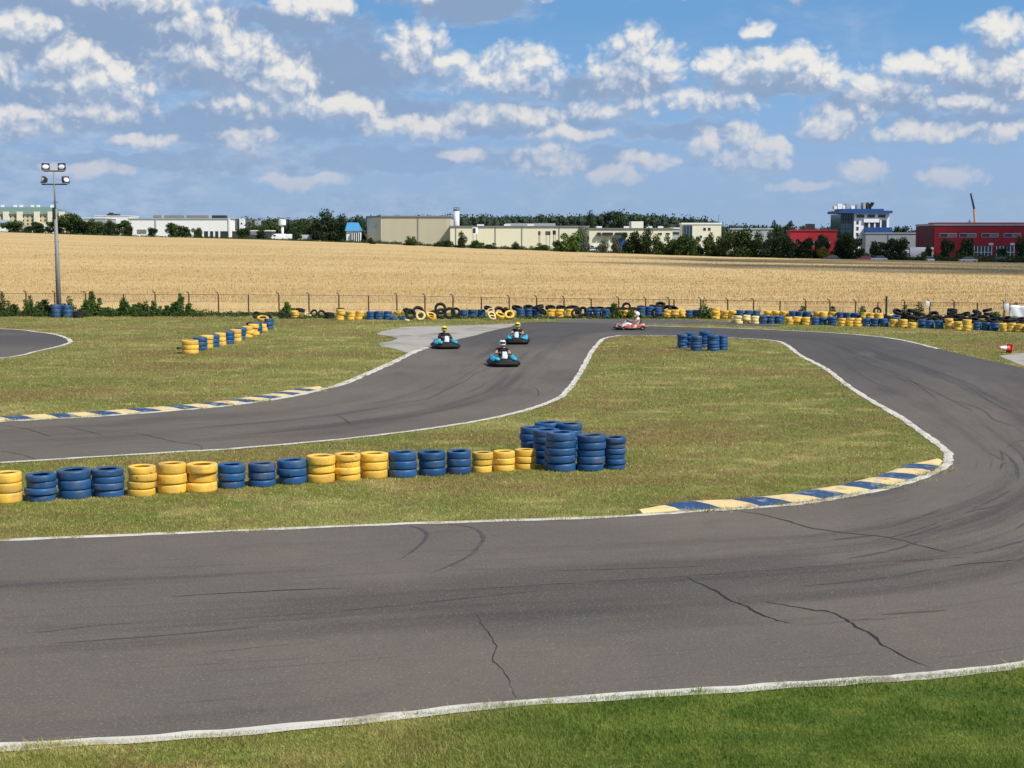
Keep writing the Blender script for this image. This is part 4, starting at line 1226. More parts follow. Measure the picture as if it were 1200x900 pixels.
# vehicles on the far road
def vehicle(px, Y, kind, body, rz, label, raise_=0.0):
    p = base_at(px, Y); p.z += raise_
    root = empty('parked_van' if kind == 'van' else ('lorry' if kind == 'lorry' else 'parked_car'), p, rz, label, kind)
    if kind == 'car':
        sec = [(-2.1, .35, .75), (-1.9, .3, .95), (-1.0, .3, 1.0), (1.3, .3, 1.0), (2.1, .35, .9)]
        MB().loft([[(x, -.85, z0), (x, .85, z0), (x, .82, z1), (x, -.82, z1)] for x, z0, z1 in sec]).build('body', body, root, bev=.08)
        MB().loft([[(-1.25, -.78, 1.0), (1.75, -.78, 1.0), (1.75, .78, 1.0), (-1.25, .78, 1.0)], [(-.6, -.62, 1.46), (1.2, -.62, 1.46), (1.2, .62, 1.46), (-.6, .62, 1.46)]]).build('cabin_glass', M_GLASS, root)
        MB().span(-.58, 1.18, -.6, .6, 1.463, 1.5).build('roof', body, root); wx = (-1.3, 1.35); wr = .32; wy = .86
    elif kind == 'van':
        sec = [(-2.5, .4, 1.0), (-2.2, .35, 1.25), (-1.5, .35, 2.1), (-1.2, .35, 2.2), (2.5, .35, 2.2)]
        MB().loft([[(x, -.95, z0), (x, .95, z0), (x, .9, z1), (x, -.9, z1)] for x, z0, z1 in sec]).build('body', body, root, bev=.08)
        MB().span(-1.75, -.9, -.97, .97, 1.3, 1.85).build('side_window', M_GLASS, root); wx = (-1.6, 1.6); wr = .36; wy = .93
    else:
        MB().span(-4, -2.2, -1.15, 1.15, .5, 2.7).build('cab', body, root, bev=.15)
        MB().span(-4.04, -3.2, -1.1, 1.1, 1.6, 2.3).build('windscreen', M_GLASS, root)
        MB().span(-2, 4, -1.2, 1.2, .9, 3.3).build('cargo_box', body, root, bev=.05); wx = (-3.1, 1.8, 3.0); wr = .48; wy = 1.15
    for x in wx:
        for s_ in (-1, 1):
            w_ = MB().lathe([(wr*.55, -.11), (wr, -.11), (wr, .11), (wr*.55, .11)], 16, (x, s_*(wy-.08), wr), axis='Y', closed=True).build('wheel', M_TK, root)
            MB().lathe([(.01, -.09), (wr*.55, -.1), (wr*.55, .1), (.01, .09)], 12, (x, s_*(wy-.08), wr), axis='Y').build('rim', M_METAL, w_)
    return root
M_CARW = mat('white_car_paint', (.75, .76, .78), .35, .03, coat=.4); M_CARB = mat('blue_car_paint', (.04, .12, .32), .35, .03, coat=.4)
M_CARR = mat('red_car_paint', (.35, .02, .02), .35, .03, coat=.4); M_CARD = mat('dark_car_paint', (.03, .03, .035), .35, .03, coat=.4); M_CARS = mat('silver_car_paint', (.4, .41, .43), .35, .03, coat=.4)
for px, Y, k, m_, rz, lab, up in (
 (326, 535, 'van', M_CARW, .3, 'white van left of the water tower foot', .9), (334, 540, 'van', M_CARW, .1, 'white van directly under the small water tower', .9),
 (357, 560, 'van', M_CARS, .2, 'pale van right of the water tower among trees', .6), (692, 432, 'car', M_CARW, .2, 'white car parked left of the silvery bush', 0.3),
 (699, 436, 'van', M_CARW, .1, 'white van behind the silvery shrub by the cream works', .4), (728, 430, 'car', M_CARB, .1, 'blue car parked below the awnings of the cream works', .4),
 (842, 408, 'car', M_CARW, .3, 'white car glimpsed under the pointed roadside tree', .1), (864, 400, 'car', M_CARS, 1.5, 'silver car seen end-on below the largest broad tree', .0),
 (893, 402, 'car', M_CARS, .2, 'silver car between trees right of the largest tree', .1), (973, 378, 'car', M_CARD, .2, 'dark car before the low red building right end', .1),
 (1013, 372, 'car', M_CARR, .1, 'small red car in front of the grey hall left end', 0), (1029, 372, 'car', M_CARS, .1, 'silver car in front of the grey hall', 0), (1073, 376, 'lorry', M_CARW, .15, 'white box lorry parked left of the red factory', 0),
 (1089, 366, 'car', M_CARS, 1.5, 'pale car seen end-on at the red factory corner', 0), (1134, 362, 'car', M_CARS, .1, 'silver car under the round street tree', 0), (1149, 366, 'car', M_CARR, .15, 'dark red car parked before the glazed factory doors', 0),
 (1172, 362, 'car', M_CARD, .15, 'black car parked before the factory near the right edge', 0)):
    vehicle(px, Y, k, m_, rz, lab)
# lamp posts / masts on the skyline
for px, yt, Y, lab in ((706, 250, 520, 'thin dark utility pole above the cream works building'), (1135, 257, 470, 'short thin mast on the skyline left of the crane'), (774, 262, 500, 'slim pole over the right end of the cream works')):
    p = base_at(px, Y); h = at(px, yt, Y).z-p.z
    root = empty('utility_pole', p, 0, lab, 'pole')
    MB().cyl((0, 0, -1), (0, 0, h), .16, .10, 8).build('shaft', M_DMETAL, root)
    MB().span(-.6, .6, -.06, .06, h-.7, h-.55).build('crossarm', M_DMETAL, root)

# the cloud whose shadow lies over the far right of the field
foot = [(38, 262, 20), (55, 240, 24), (75, 222, 26), (100, 205, 24), (128, 190, 22), (45, 335, 24), (75, 320, 34), (100, 255, 34), (140, 280, 50), (140, 225, 26), (180, 215, 30), (190, 330, 60), (130, 345, 45), (110, 380, 38), (240, 250, 55), (250, 380, 60), (170, 400, 50), (300, 300, 60)]
r = np.random.default_rng(9)
mb = MB(); tcl = 950.0
for (x, y, rr) in foot:
    c = Vector((x, y, 0)) + SUN_DIR*tcl
    mb.ell(c, (rr*1.15, rr*1.0, rr*.5), 32, 20)
    for q in range(5):
        an = r.uniform(0, 6.28); mb.ell(c+Vector((math.cos(an)*rr*.8, math.sin(an)*rr*.7, r.uniform(0, 20))), (rr*.42, rr*.38, rr*.35), 20, 12)
M_CLOUD = bpy.data.materials.new('cloud_vapour'); M_CLOUD.use_nodes = True
nt = M_CLOUD.node_tree; N = NT(nt); nt.nodes.clear()
o_ = N.node('ShaderNodeOutputMaterial'); df = N.node('ShaderNodeBsdfDiffuse'); df.inputs[0].default_value = (.85, .86, .88, 1)
tr = N.node('ShaderNodeBsdfTransparent'); mx = N.node('ShaderNodeMixShader'); mx.inputs[0].default_value = 0.21
nt.links.new(tr.outputs[0], mx.inputs[1]); nt.links.new(df.outputs[0], mx.inputs[2]); nt.links.new(mx.outputs[0], o_.inputs[0])
cl = mb.build('cloud', M_CLOUD, smooth=True); tag(cl, kind='structure')

# ================================================================ TYRES
TY = {}
def tyre_mesh(m, Rr, w):
    key = (m.name, round(Rr, 3), round(w, 3))
    if key in TY: return TY[key]
    ri = Rr*.56; h = w/2
    prof = [(ri, -h*.72), (ri+.012, -h*.90), (Rr*.74, -h), (Rr*.90, -h*.985), (Rr*.965, -h*.90), (Rr*.992, -h*.68), (Rr, -h*.25), (Rr, h*.25), (Rr*.992, h*.68), (Rr*.965, h*.90),
            (Rr*.90, h*.985), (Rr*.74, h), (ri+.012, h*.90), (ri, h*.72), (ri+.03, h*.62), (Rr*.90, h*.70), (Rr*.94, 0), (Rr*.90, -h*.70), (ri+.03, -h*.62)]
    mb = MB(); mb.lathe([(r_, z+h) for r_, z in prof], 30 if Rr > .28 else 20, closed=True)
    me = mb.mesh('tyre', smooth=True); me.materials.append(m)
    TY[key] = me; return me
CM = {'B': M_TB, 'Y': M_TY, 'K': M_TK, 'C': M_TC}
CN = {'B': 'blue', 'Y': 'yellow', 'K': 'black', 'C': 'cream'}
def stack(px, py, n, c, dpx, label, group, w=None, top=None, messy=0.02, Yoff=0.0, cols=None):
    """stack whose front foot shows at (px, py); dpx = width in picture px"""
    p = gnd(px, py); dist = math.hypot(p.y, CAM_H)
    Rr = dpx/FPX*dist/2
    p = gnd(px, py) + Vector((p.x, p.y, 0)).normalized()*Rr*0.85
    p.z = 0
    w = w or Rr*.62
    root = empty('tyre_stack', p, random.uniform(0, 6.28), label, 'tyre stack', group)
    z = 0.0
    for k in range(n):
        cc = CM[(cols or c*n)[k]]
        Rk = Rr*random.choice([.94, .97, 1.0, 1.0, 1.02]); wk = w*random.uniform(.93, 1.06)
        Rk = round(Rk, 2); wk = round(wk, 2)
        o = link('tyre', tyre_mesh(cc, Rk, wk), None, root)
        o.location = (random.gauss(0, messy)*Rr*2, random.gauss(0, messy)*Rr*2, z-0.01*(k == 0))
        o.rotation_euler = (random.gauss(0, messy*.7), random.gauss(0, messy*.7), random.uniform(0, 6.28))
        z += wk*0.985
    return root
ORD = ['first','second','third','fourth','fifth','sixth','seventh','eighth','ninth','tenth','eleventh','twelfth','thirteenth','fourteenth','fifteenth','sixteenth','seventeenth','eighteenth','nineteenth','twentieth']
def ordn(i):
    if i < 20: return ORD[i]
    t = {2: 'twenty', 3: 'thirty', 4: 'forty', 5: 'fifty', 6: 'sixty'}[(i+1)//10]
    return (t + '-' + ORD[(i+1) % 10 - 1]) if (i+1) % 10 else {3: 'thirtieth', 4: 'fortieth', 5: 'fiftieth', 6: 'sixtieth'}[(i+1)//10]
NW = {1: 'one tyre', 2: 'two tyres', 3: 'three tyres', 4: 'four tyres', 5: 'five tyres', 6: 'six tyres'}
# near barrier
near = [(9,590,3,'Y',34),(49,588,4,'B',36),(88,585,3,'B',39),(127,583,4,'B',37),(167,582,4,'Y',34),(201,579,3,'Y',36),(237,577,3,'Y',36),(272,573,3,'B',33),(307,571,3,'B',33),
        (342,568,3,'B',35),(376,566,3,'Y',34),(407,564,4,'Y',32),(438,561,3,'Y',33),(472,560,3,'B',34),(506,558,3,'B',33),(538,556,3,'B',30),(565,554,3,'Y',25),(590,552.5,3,'Y',26),(615,550,3,'Y',26)]
hgt = [40, 37, 39, 39, 41, 41, 38, 33, 33, 34, 36, 37, 35, 35, 34, 33, 28, 28, 28]
trio = {}
cc_ = {'B': 0, 'Y': 0}
for i, ((px, py, n, c, d), hp) in enumerate(zip(near, hgt)):
    p = gnd(px, py); w = (hp-5)/FPX*p.y/n*1.0
    cc_[c] += 1
    lab = '%s %s stack from the left in the near barrier, %s high' % (ordn(cc_[c]-1), CN[c], NW[n])
    if i == 0: lab = 'yellow tyre stack cut by the left picture edge in the near barrier'
    if i == 18: lab = 'small yellow tyre stack touching the tall blue cluster in the near barrier'
    stack(px, py, n, c, d, lab, 'stacks of the near tyre barrier', w=w, messy=0.018)
# tall cluster at the end of the near barrier
for px, py, n, c, d, hp, lab in [
    (624,539,5,'B',29,44,'tall blue tyre stack at the left rear of the near cluster'),
    (642,534,5,'B',33,44,'tall blue tyre stack farthest back in the near cluster'),
    (668,536,5,'B',30,45,'blue tyre stack at the right rear of the near cluster'),
    (640,545,5,'B',32,47,'blue tyre stack in the shade between yellow stack and front of the near cluster'),
    (657,553,5,'B',37,52,'widest blue tyre stack at the front left of the near cluster'),
    (692,552.5,5,'B',33,48,'blue tyre stack in the front middle of the near cluster'),
    (720,550.5,6,'B',26,46,'slim six-tyre blue stack at the right end of the near cluster')]:
    p = gnd(px, py); w = (hp-5)/FPX*p.y/n
    stack(px, py, n, c, d, lab, 'blue tyre stacks of the near cluster', w=w, messy=0.02)
# cluster on the infield tip
for px, py, n, c, d, hp, lab in [
    (799.5,408.5,5,'B',12,19,'slim blue tyre stack at the left of the infield tip cluster'),
    (809,407.5,5,'B',12,20,'half hidden blue tyre stack second from left in the infield tip cluster'),
    (816,411.3,5,'B',14,20,'wide blue tyre stack at the front left of the infield tip cluster'),
    (826,407,5,'B',14.5,21,'rear blue tyre stack with a tilted top in the infield tip cluster'),
    (835.5,411.5,5,'B',14.5,21,'wide blue tyre stack at the front right of the infield tip cluster'),
    (847,410.5,5,'B',12,20,'slim blue tyre stack at the right end of the infield tip cluster')]:
    p = gnd(px, py); w = (hp-2)/FPX*p.y/n
    stack(px, py, n, c, d, lab, 'blue tyre stacks on the infield tip', w=w, messy=0.03)
# diagonal barrier on the left grass
diag = [(223,414.7,3,'Y',19.5),(235,410.7,3,'B',16),(242.5,408.7,3,'Y',16),(250,406.9,3,'B',15),(258,404.9,3,'Y',14),(267.5,403,3,'B',15),(276,400.2,3,'Y',14),(282,398.2,3,'B',13),
        (290,395.7,3,'Y',14),(297,393,3,'Y',13),(302,390.8,3,'B',12),(308,388.3,2,'Y',11),(315,386,3,'B',12)]
for i, (px, py, n, c, d) in enumerate(diag):
    p = gnd(px, py)
    lab = '%s tyre stack of the diagonal barrier on left grass, %s from near end' % (CN[c], ordn(i))
    if i == 0: lab = 'yellow tyre stack at the near left end of the diagonal barrier on the grass'
    if i == 12: lab = 'blue tyre stack at the far right end of the diagonal barrier on the grass'
    stack(px, py, n, c, d, lab, 'stacks of the diagonal tyre barrier', messy=0.05 if i > 7 else 0.02, w=0.19)
# mast base
for px, py, n, d, lab in [(66,372,3,12,'blue tyre stack left of the floodlight mast foot'),(79,372,3,12,'blue tyre stack right of the floodlight mast foot'),(73,370.5,3,11,'blue tyre stack behind the floodlight mast foot')]:
    stack(px, py, n, 'B', d, lab, 'tyre stacks round the mast foot', w=0.26)

# far barrier front row
farf = [(345.5,373.5,3,'Y'),(399,375.5,4,'Y'),(411,374.7,3,'Y'),(421,374.2,3,'Y'),(434,374.5,3,'B'),(444,374.5,3,'B'),(454,374.5,3,'B'),(542.5,372.2,3,'B'),(553.5,372,3,'B'),(564,372,3,'B'),
 (610,371.3,3,'B'),(619.5,371.2,3,'B'),(629,371.2,3,'B'),(645.3,371.8,3,'Y'),(656,371.8,3,'Y'),(667.5,371.8,3,'Y'),(690,371.3,3,'B'),(700,371.6,3,'B'),(710,371.8,3,'B'),(721,373,3,'Y'),(731,373,3,'Y'),(741.3,373,3,'Y'),
 (751.5,372,4,'B'),(761.5,372,4,'B'),(771.5,372.3,4,'B'),(781.5,372.8,3,'Y'),(790.5,372.8,3,'Y'),(799.5,372,3,'Y'),(808,373,3,'B'),(816.5,373,3,'B'),(826,373,3,'B'),(838.5,373.8,4,'Y'),(849,373.5,3,'Y'),(858.5,373.5,3,'Y')]
rightf = [(865,379.3,3,'C'),(875,378.8,3,'C'),(885,379.4,3,'C'),(894.5,379.5,3,'B'),(903.7,379.5,3,'B'),(913,379.6,3,'B'),(924.5,380.5,3,'Y'),(934.5,380.5,3,'Y'),(945,380.8,3,'Y'),(955,381,3,'B'),(965,381,3,'B'),(975,381.4,3,'B'),
 (985.7,382.3,3,'Y'),(995.6,382.4,3,'Y'),(1005.5,382.5,3,'Y'),(1015.7,382.6,3,'B'),(1025.7,382.8,3,'B'),(1035.7,383,3,'B'),(1047,383.6,3,'Y'),(1058.5,384,3,'Y'),(1069.5,384.6,2,'Y'),(1080.5,384.2,3,'B'),(1090,385,3,'B'),(1100,385.5,3,'B'),
 (1112.5,386,4,'Y'),(1122,386.2,3,'Y'),(1133,387.8,4,'Y'),(1145,387.2,3,'B'),(1155,387.4,3,'B'),(1165.6,388,3,'B'),(1176,388.8,3,'Y'),(1185.5,389,3,'Y'),(1195.5,389.5,3,'Y'),(1206,390,3,'B'),(1216,390.5,3,'B')]
rightb = [(867,373.6,3,'B'),(876.5,373.7,3,'B'),(886,373.8,3,'B'),(900,374.3,3,'Y'),(909.5,374.4,3,'Y'),(919,374.6,3,'Y'),(928.5,375,3,'B'),(937.5,375.2,3,'B'),(947,375.4,3,'B'),(957.5,375.8,3,'Y'),(966,376,3,'Y'),(975,376.2,3,'Y'),
 (985,376.6,3,'B'),(994,376.8,3,'B'),(1003,377,3,'B'),(1012.5,377.3,3,'Y'),(1021,377.6,3,'Y'),(1030,377.8,3,'Y')]
def row(lst, name, phrase, d, w):
    cnt = {}
    for i, (px, py, n, c) in enumerate(lst):
        cnt[c] = cnt.get(c, 0)+1
        lab = '%s %s tyre stack from the left in the %s' % (ordn(cnt[c]-1), CN[c], phrase)
        hpx = {2: 7, 3: 10, 4: 13.5}[n]
        stack(px, py, n, c, d*random.uniform(.95, 1.05), lab, name, w=w, messy=0.035 if c == 'B' else 0.06)
row(farf, 'stacks of the far tyre barrier', 'far barrier along the fence', 10.3, 0.165)
row(rightf, 'front row stacks of the right tyre barrier', 'front row of the right barrier', 10.0, 0.148)
row(rightb, 'rear row stacks of the right tyre barrier', 'rear row of the right barrier', 9.6, 0.175)

# loose tyres: (px, py of the centre, distance Y, diameter px, tilt x, tilt y, colour, label)
def loose(px, py, Y, d, rx, ry, c, label, group=None):
    p = at(px, py, Y); Rr = round(d/FPX*Y/2, 2); w = round(Rr*.6, 2)
    me = tyre_mesh(CM[c], Rr, w)
    o = link('loose_tyre', me)
    e = Euler((rx, ry, random.uniform(-.4, .4)), 'XYZ'); M_ = e.to_matrix()
    off = M_ @ Vector((0, 0, w/2))
    # lowest point must not sink below the ground
    zmin = min((M_ @ v_.co).z for v_ in me.vertices) - off.z
    z = max(p.z, -zmin - 0.01)
    o.rotation_euler = e
    o.location = Vector((p.x, p.y, z)) - off
    tag(o, label, 'tyre', group)
    return o
H = math.pi/2
LT = [
 (334,371.5,94,10,0.1,0,'K','black tyre lying by the bush at the left end of the far barrier'),(334,368.5,94.5,10,0,.1,'K','black tyre topping the pair beside the bush at the left end of the far barrier'),
 (352,363.5,96,11,.1,.2,'K','black tyre lying across the first yellow stack by the far bush'),
 (361,370,95,9,.3,.1,'C','faded half buried tyre in the weeds right of the first yellow far stack'),(368,371,95,9,1.2,.1,'K','dark tyre leaning in the weeds of the far barrier gap'),
 (377,368.5,94,9.5,1.1,.3,'K','black tyre standing left of the four-tyre yellow far stack'),(386,371.5,93,11,.05,0,'K','black tyre lying flat in front of the far barrier gap'),(386,368,93.3,11,.05,.1,'K','second black tyre laid on the flat one in the far barrier gap'),
 (399,363,93.5,10.5,.1,.1,'K','black tyre capping the four-tyre yellow far stack'),
 (461,373,91.5,10,.05,.1,'B','low blue tyre lying in front of the far blue trio'),(472,373,91.5,9,.1,0,'B','blue tyre flat on the grass left of the standing black tyres'),
 (466,366,95,9,.1,0,'Y','yellow tyre on the rear pile left of the standing black tyres'),(475,366,95,9,.1,.1,'Y','second yellow tyre on the rear pile left of the standing black tyres'),(477,375.4,90.2,6,.1,.1,'C','small cream tyre half sunk in the grass edge'),
 (481,370,92,13,1.25,.2,'K','black tyre leaning upright left of the cream rimmed one'),(490,366.5,94,14,1.2,-.2,'K','large black tyre propped behind the cream faced one'),(493,370,90.8,11.5,1.35,.1,'C','cream faced tyre standing and showing its round hole to the track'),
 (478,364.5,95,12,.3,.2,'K','black tyre lying on top behind the upright pair'),
 (505,370,92,12,.45,.35,'Y','yellow tyre slumped sideways right of the cream faced tyre'),(506,372.5,90.8,11,.25,.2,'Y','yellow tyre underneath the slumped one'),(505,367,93.5,11,.3,-.3,'K','black tyre heaped over the slumped yellow pair'),
 (516,361.5,94,14,1.35,.1,'K','highest black tyre standing upright left of the far blue trio'),(517,369,92.5,13,1.3,-.1,'K','black tyre standing below the highest upright one'),
 (527,368,92.5,14,1.4,.2,'K','big black tyre standing left of the far blue trio'),(534,366,94,12,1.2,-.3,'K','black tyre leaning behind the big standing one'),
 (575,365,92,9.5,.85,.0,'C','top cream ring tilted towards the track'),(576,369.3,91.6,10,.75,.1,'C','middle cream ring tilted towards the track'),(577,373.5,91,9,.5,.1,'C','lowest cream ring lying at the grass'),(572,361,94,10,.3,.2,'K','black tyre peeping over the cream rings'),
 (585,365,94,13,.7,.7,'K','black tyre tilted over the yellow tyres right of the cream rings'),(586,369.5,92,13,.4,.3,'Y','yellow tyre slumped under the tilted black one'),(597,369,92,12,.8,.3,'Y','yellow tyre leaning and showing its hole right of the slump'),(594,365,94,11,.6,.9,'K','black tyre sticking up behind the leaning yellow one'),
 (676,364,95,12,1.1,.2,'K','black tyre leaning right of the last yellow stack of the left trio'),(675,369,93,12,1.3,.2,'K','black tyre standing in the gap after the yellow trio'),(683,365,94,12,1.2,-.2,'K','black tyre standing just left of the second far blue trio'),
 (635,364.5,95,13,.9,.4,'K','black tyre leaning over the right side of the blue far trio'),
 (606,361,95.5,13,.6,.2,'K','black tyre tipped on the first stack of the blue far trio'),(619,360.5,95.5,12,.3,.1,'K','black tyre lying on the middle of the blue far trio'),(631,360,95.5,13,.4,-.2,'K','black tyre arched on the right of the blue far trio'),
 (645,360.5,95.5,12,.5,.1,'K','black tyre resting behind the first stack of the yellow trio'),(658,361,95.5,13,.25,.1,'K','black tyre resting behind the middle of the yellow trio'),(671,361,95.5,14,.4,0,'K','dark green-black tyre behind the end of the yellow trio'),
 (694,362.5,95.5,12,.25,0,'K','black tyre laid behind the second blue trio left end'),(704,362,95.5,12,.2,.1,'K','black tyre laid behind the middle of the second blue trio'),(714,362.5,95.5,12,.2,0,'K','black tyre laid behind the right end of the second blue trio'),
 (721,362.8,95,12,.15,0,'K','black tyre capping the first yellow stack behind the orange kart'),(731,362.6,95,12,.15,.1,'K','black tyre capping the middle yellow stack behind the orange kart'),(741,362.6,95,12,.15,0,'K','black tyre capping the last yellow stack behind the orange kart'),
 (734,359.5,96.5,11,1.2,.1,'K','black tyre standing up behind the orange kart'),(752,361.5,96,12,.3,.2,'K','black tyre on the rear of the third blue trio left end'),
 (767,361,95.5,14,.4,.3,'K','black tyre on the third blue trio'),(774,357.5,96,12,.9,.2,'K','black tyre topping the heap above the third blue trio'),(781,362,95.5,12,.7,-.5,'K','black tyre sliding off the heap right of the third blue trio'),
 (789,362,95.5,12,.8,.3,'K','black tyre leaning above the orange-yellow pair'),(795,365,94.5,9,.9,.7,'K','small black tyre wedged right of the leaning one'),
 (300,369,87,9,.9,.2,'K','black tyre standing on the far end of the diagonal barrier'),(308,373.5,84,14,.25,.15,'Y','yellow tyre tilted on top of the last diagonal stacks'),(314,371.5,86,10,.3,.5,'K','black tyre behind the tilted yellow one on the diagonal barrier'),
 (294,380,80,11,.1,.1,'K','black tyre on the messy yellow diagonal stacks'),(210,412.5,67,6,.1,.1,'K','small black tyre in the grass at the near end of the diagonal barrier'),
 (92,370.5,94,12,.05,.1,'K','black tyre lying in the weeds right of the mast foot'),(92,367,94.5,11,.1,.1,'K','black tyre on top of the one right of the mast foot'),
 (1028,364.5,91,10,1.35,.25,'K','black tyre standing upright on the yellow rear stacks of the right barrier'),(1041,369,91,11,.1,.1,'C','grey white tyre left of the thick black post heap'),(1041,372,90.5,11,.1,.1,'K','black tyre under the grey white one'),
 (1052,365.5,91,11.5,.95,.3,'K','big black tyre tipped on the heap above the yellow right stacks'),(1050,372,90.5,11,.3,.1,'B','blue tyre supporting the big tipped black one'),
]
k_ = 0
heapA = [(1064,369,90.5),(1069,364.5,91),(1072,372.5,89.5),(1078,368,90.5),(1080,374,89.2),(1088,372,89.8),(1094,369,90.2),(1097,374,89),(1104,373,89.5),(1108,376.5,88),(1112,372.5,89),(1116,364,90.5),(1115,368.5,90),(1124,370.5,89.5),(1125,375.5,88),
         (1132,368,89.5),(1133,373.5,88.5),(1141,371,89),(1142,376,87.5),(1145,366,90),(1151,371,88.8),(1157,363.5,90),(1158,368,89.5),(1158,373,88.5),(1164,376,87.5),(1166,371.5,89),(1172,373,88),(1180,374,87.5),(1188,377,86.5),(1197,374.5,87),(1206,375.5,87),(1200,379,85.5)]
for i, (px, py, Y) in enumerate(heapA):
    LT.append((px, py, Y, random.uniform(10, 12.5), random.uniform(0, .45) if i % 6 else random.uniform(.7, 1.1), random.uniform(-.4, .4), 'K', 'black tyre in the heap behind the right barrier, %s from its left end' % ordn(i)))
LT = [(t[0], t[1], t[2], t[3], t[4]*(.45 if t[6] == 'K' and t[0] > 600 and t[4] > .3 and 'standing' not in t[7] and 'upright' not in t[7] else 1.0)) + t[5:] for t in LT]
for t in LT: loose(*t[:7], t[7], 'loose tyres heaped along the far fence')

# ================================================================ FENCE
fx = [(-70,97),(0,97),(300,97.5),(600,98),(800,97),(900,96),(1000,94),(1100,92),(1200,90),(1320,88)]
ftop = [(-70,341.5),(40,341.5),(290,343),(480,344.5),(620,347),(800,349),(900,350.5),(1000,351.5),(1100,352),(1200,353),(1320,355)]
fence = empty('wire_fence', gnd(600, 370), 0, 'rusty wire mesh fence with thin bent-top posts along the wheat field', 'fence')
fo = Vector(fence.location)
def fpt(px):
    Y = float(np.interp(px, [a[0] for a in fx], [a[1] for a in fx])); yt = float(np.interp(px, [a[0] for a in ftop], [a[1] for a in ftop]))
    t = at(px, yt, Y); return Vector((t.x, Y, 0)), t.z
posts = [-54,-18,30,64,100,145,182,221,256,291,327,362,397,432,465,498,531,564,597,629,661,693,725,757,784,790,821,853,883,914,944,973,1003,1029,1060,1090,1118,1146,1177,1210,1245,1280]
for i, px in enumerate(posts):
    p, zt = fpt(px); mb = MB(); lean = random.uniform(-.02, .02)
    hooked = (i % 4 != 1)
    pts = [p-fo+Vector((0, 0, -.2)), p-fo+Vector((lean, 0, zt-.12))]
    mb.tube(pts, .045 if px != 1039 else .07, 6)
    if hooked: mb.tube([p-fo+Vector((lean, 0, zt-.13)), p-fo+Vector((lean-.03, 0, zt-.03)), p-fo+Vector((lean-.16, .05, zt+.04))], .035, 6)
    mb.build('fence_post', M_RUST, fence)
mb = MB()
pxs = np.arange(-70, 1300, 4.0)
P_ = [fpt(px) for px in pxs]
for (p, z1), (q, z2) in zip(P_[:-1], P_[1:]):
    for fr in (0.98, 0.66, 0.33):
        a = p-fo+Vector((0, -.03, z1*fr-.1)); b_ = q-fo+Vector((0, -.03, z2*fr-.1))
        mb.cyl(a, b_, .012 if fr > .9 else .006, seg=4, cap=False)
mb.build('line_wires', M_RUST, fence)
mb = MB()
for px in np.arange(-70, 1290, 2.0):
    p, z1 = fpt(px); q, z2 = fpt(px+8)
    mb.cyl(p-fo+Vector((0, .02, .02)), q-fo+Vector((0, .02, z2-.12)), .0035, seg=3, cap=False)
    mb.cyl(p-fo+Vector((0, .03, z1-.12)), q-fo+Vector((0, .03, .02)), .0035, seg=3, cap=False)
mb.build('wire_mesh', M_RUST, fence)
# extra thicker post and thin antenna
p = at(1039, 347, 90.5); tag(MB().cyl((p.x, 90.5, 0), (p.x, 90.5, p.z), .07, .06, 8).build('wooden_post', M_DMETAL), 'thick dark post standing above the fence near the upright tyre', 'post')
p = at(1179, 334, 89); tag(MB().cyl((p.x, 89, 0), (p.x, 89, p.z), .022, .015, 6).build('thin_pole', M_METAL), 'very thin tall pole beside the small white sign at the right', 'pole')
for px, py, w_, h_, lab in ((1087, 356, 4.6, 6.5, 'small blank white plate hung on the fence above the black tyre heap'), (1179.5, 359.5, 5.5, 8, 'small blank white plate just left of the large white banner')):
    p = at(px, py, 89); s = 89/FPX
    root = empty('fence_sign', p, 0, lab, 'sign')
    MB().span(-w_*s/2, w_*s/2, -.015, .015, -h_*s/2, h_*s/2).build('plate', M_WPL, root, bev=.004)
    MB().span(-w_*s/2-.02, w_*s/2+.02, .018, .045, h_*s*.2, h_*s*.28).build('bracket', M_METAL, root)
p = at(1205, 365.5, 88.5); s = 88.5/FPX
root = empty('white_banner', p, 0, 'large blank white banner tied to the fence at the right picture edge', 'banner')
mb = MB(); W_ = 44*s; H_ = 15*s; nx = 24
for j in range(6):
    for i in range(nx+1):
        mb.v.append((-W_/2+W_*i/nx, .03*math.sin(i*.9+j*.6), -H_/2+H_*j/5 + .02*math.sin(i*.5)))
for j in range(5):
    for i in range(nx): k = j*(nx+1)+i; mb.f.append((k, k+1, k+nx+2, k+nx+1))
o = mb.build('cloth', M_WPL, root, smooth=True); o.modifiers.new('thickness', 'SOLIDIFY').thickness = .01
for q in (-1, 0, 1): MB().cyl((q*W_*.48, .06, -p.z), (q*W_*.48, .06, H_/2+.1), .03, seg=6).build('pole', M_RUST, root)

# ================================================================ WEEDS by the fence
def weed(px, yt, yb, Y, wpx, label, m=None, dens=1.0, group='weeds along the fence', spiky=True):
    p = at(px, yb, Y); p.z = 0; h = at(px, yt, Y).z; w = wpx/FPX*Y
    r = np.random.default_rng(int(px*7+yt))
    root = empty('tall_weed', p, 0, label, 'plant', group)
    L = []; mbs = MB()
    ns = max(4, int(w*7))
    for k in range(ns):
        x = r.uniform(-w/2, w/2); hh = h*r.uniform(.55, 1.0)*(1-0.5*abs(x)/(w/2+.01)); y = r.uniform(-.25, .25); lean = r.normal()*.12
        mbs.cyl((x, y, 0), (x+lean, y, hh), .012, .005, 5)
        nseg = max(3, int(hh/.14))
        for q in range(nseg):
            t = (q+.5)/nseg
            s = .24*(1-.62*t)+.04
            L.append(((x+lean*t+r.normal()*.03, y, hh*t), (s, s, .10)))
    me = leaf_cloud('leaves', L, int(1900*dens*max(.6, w)), .10, r)
    link('foliage', me, m or M_WEED, root)
    mbs.build('stems', M_WEED, root)
    return root
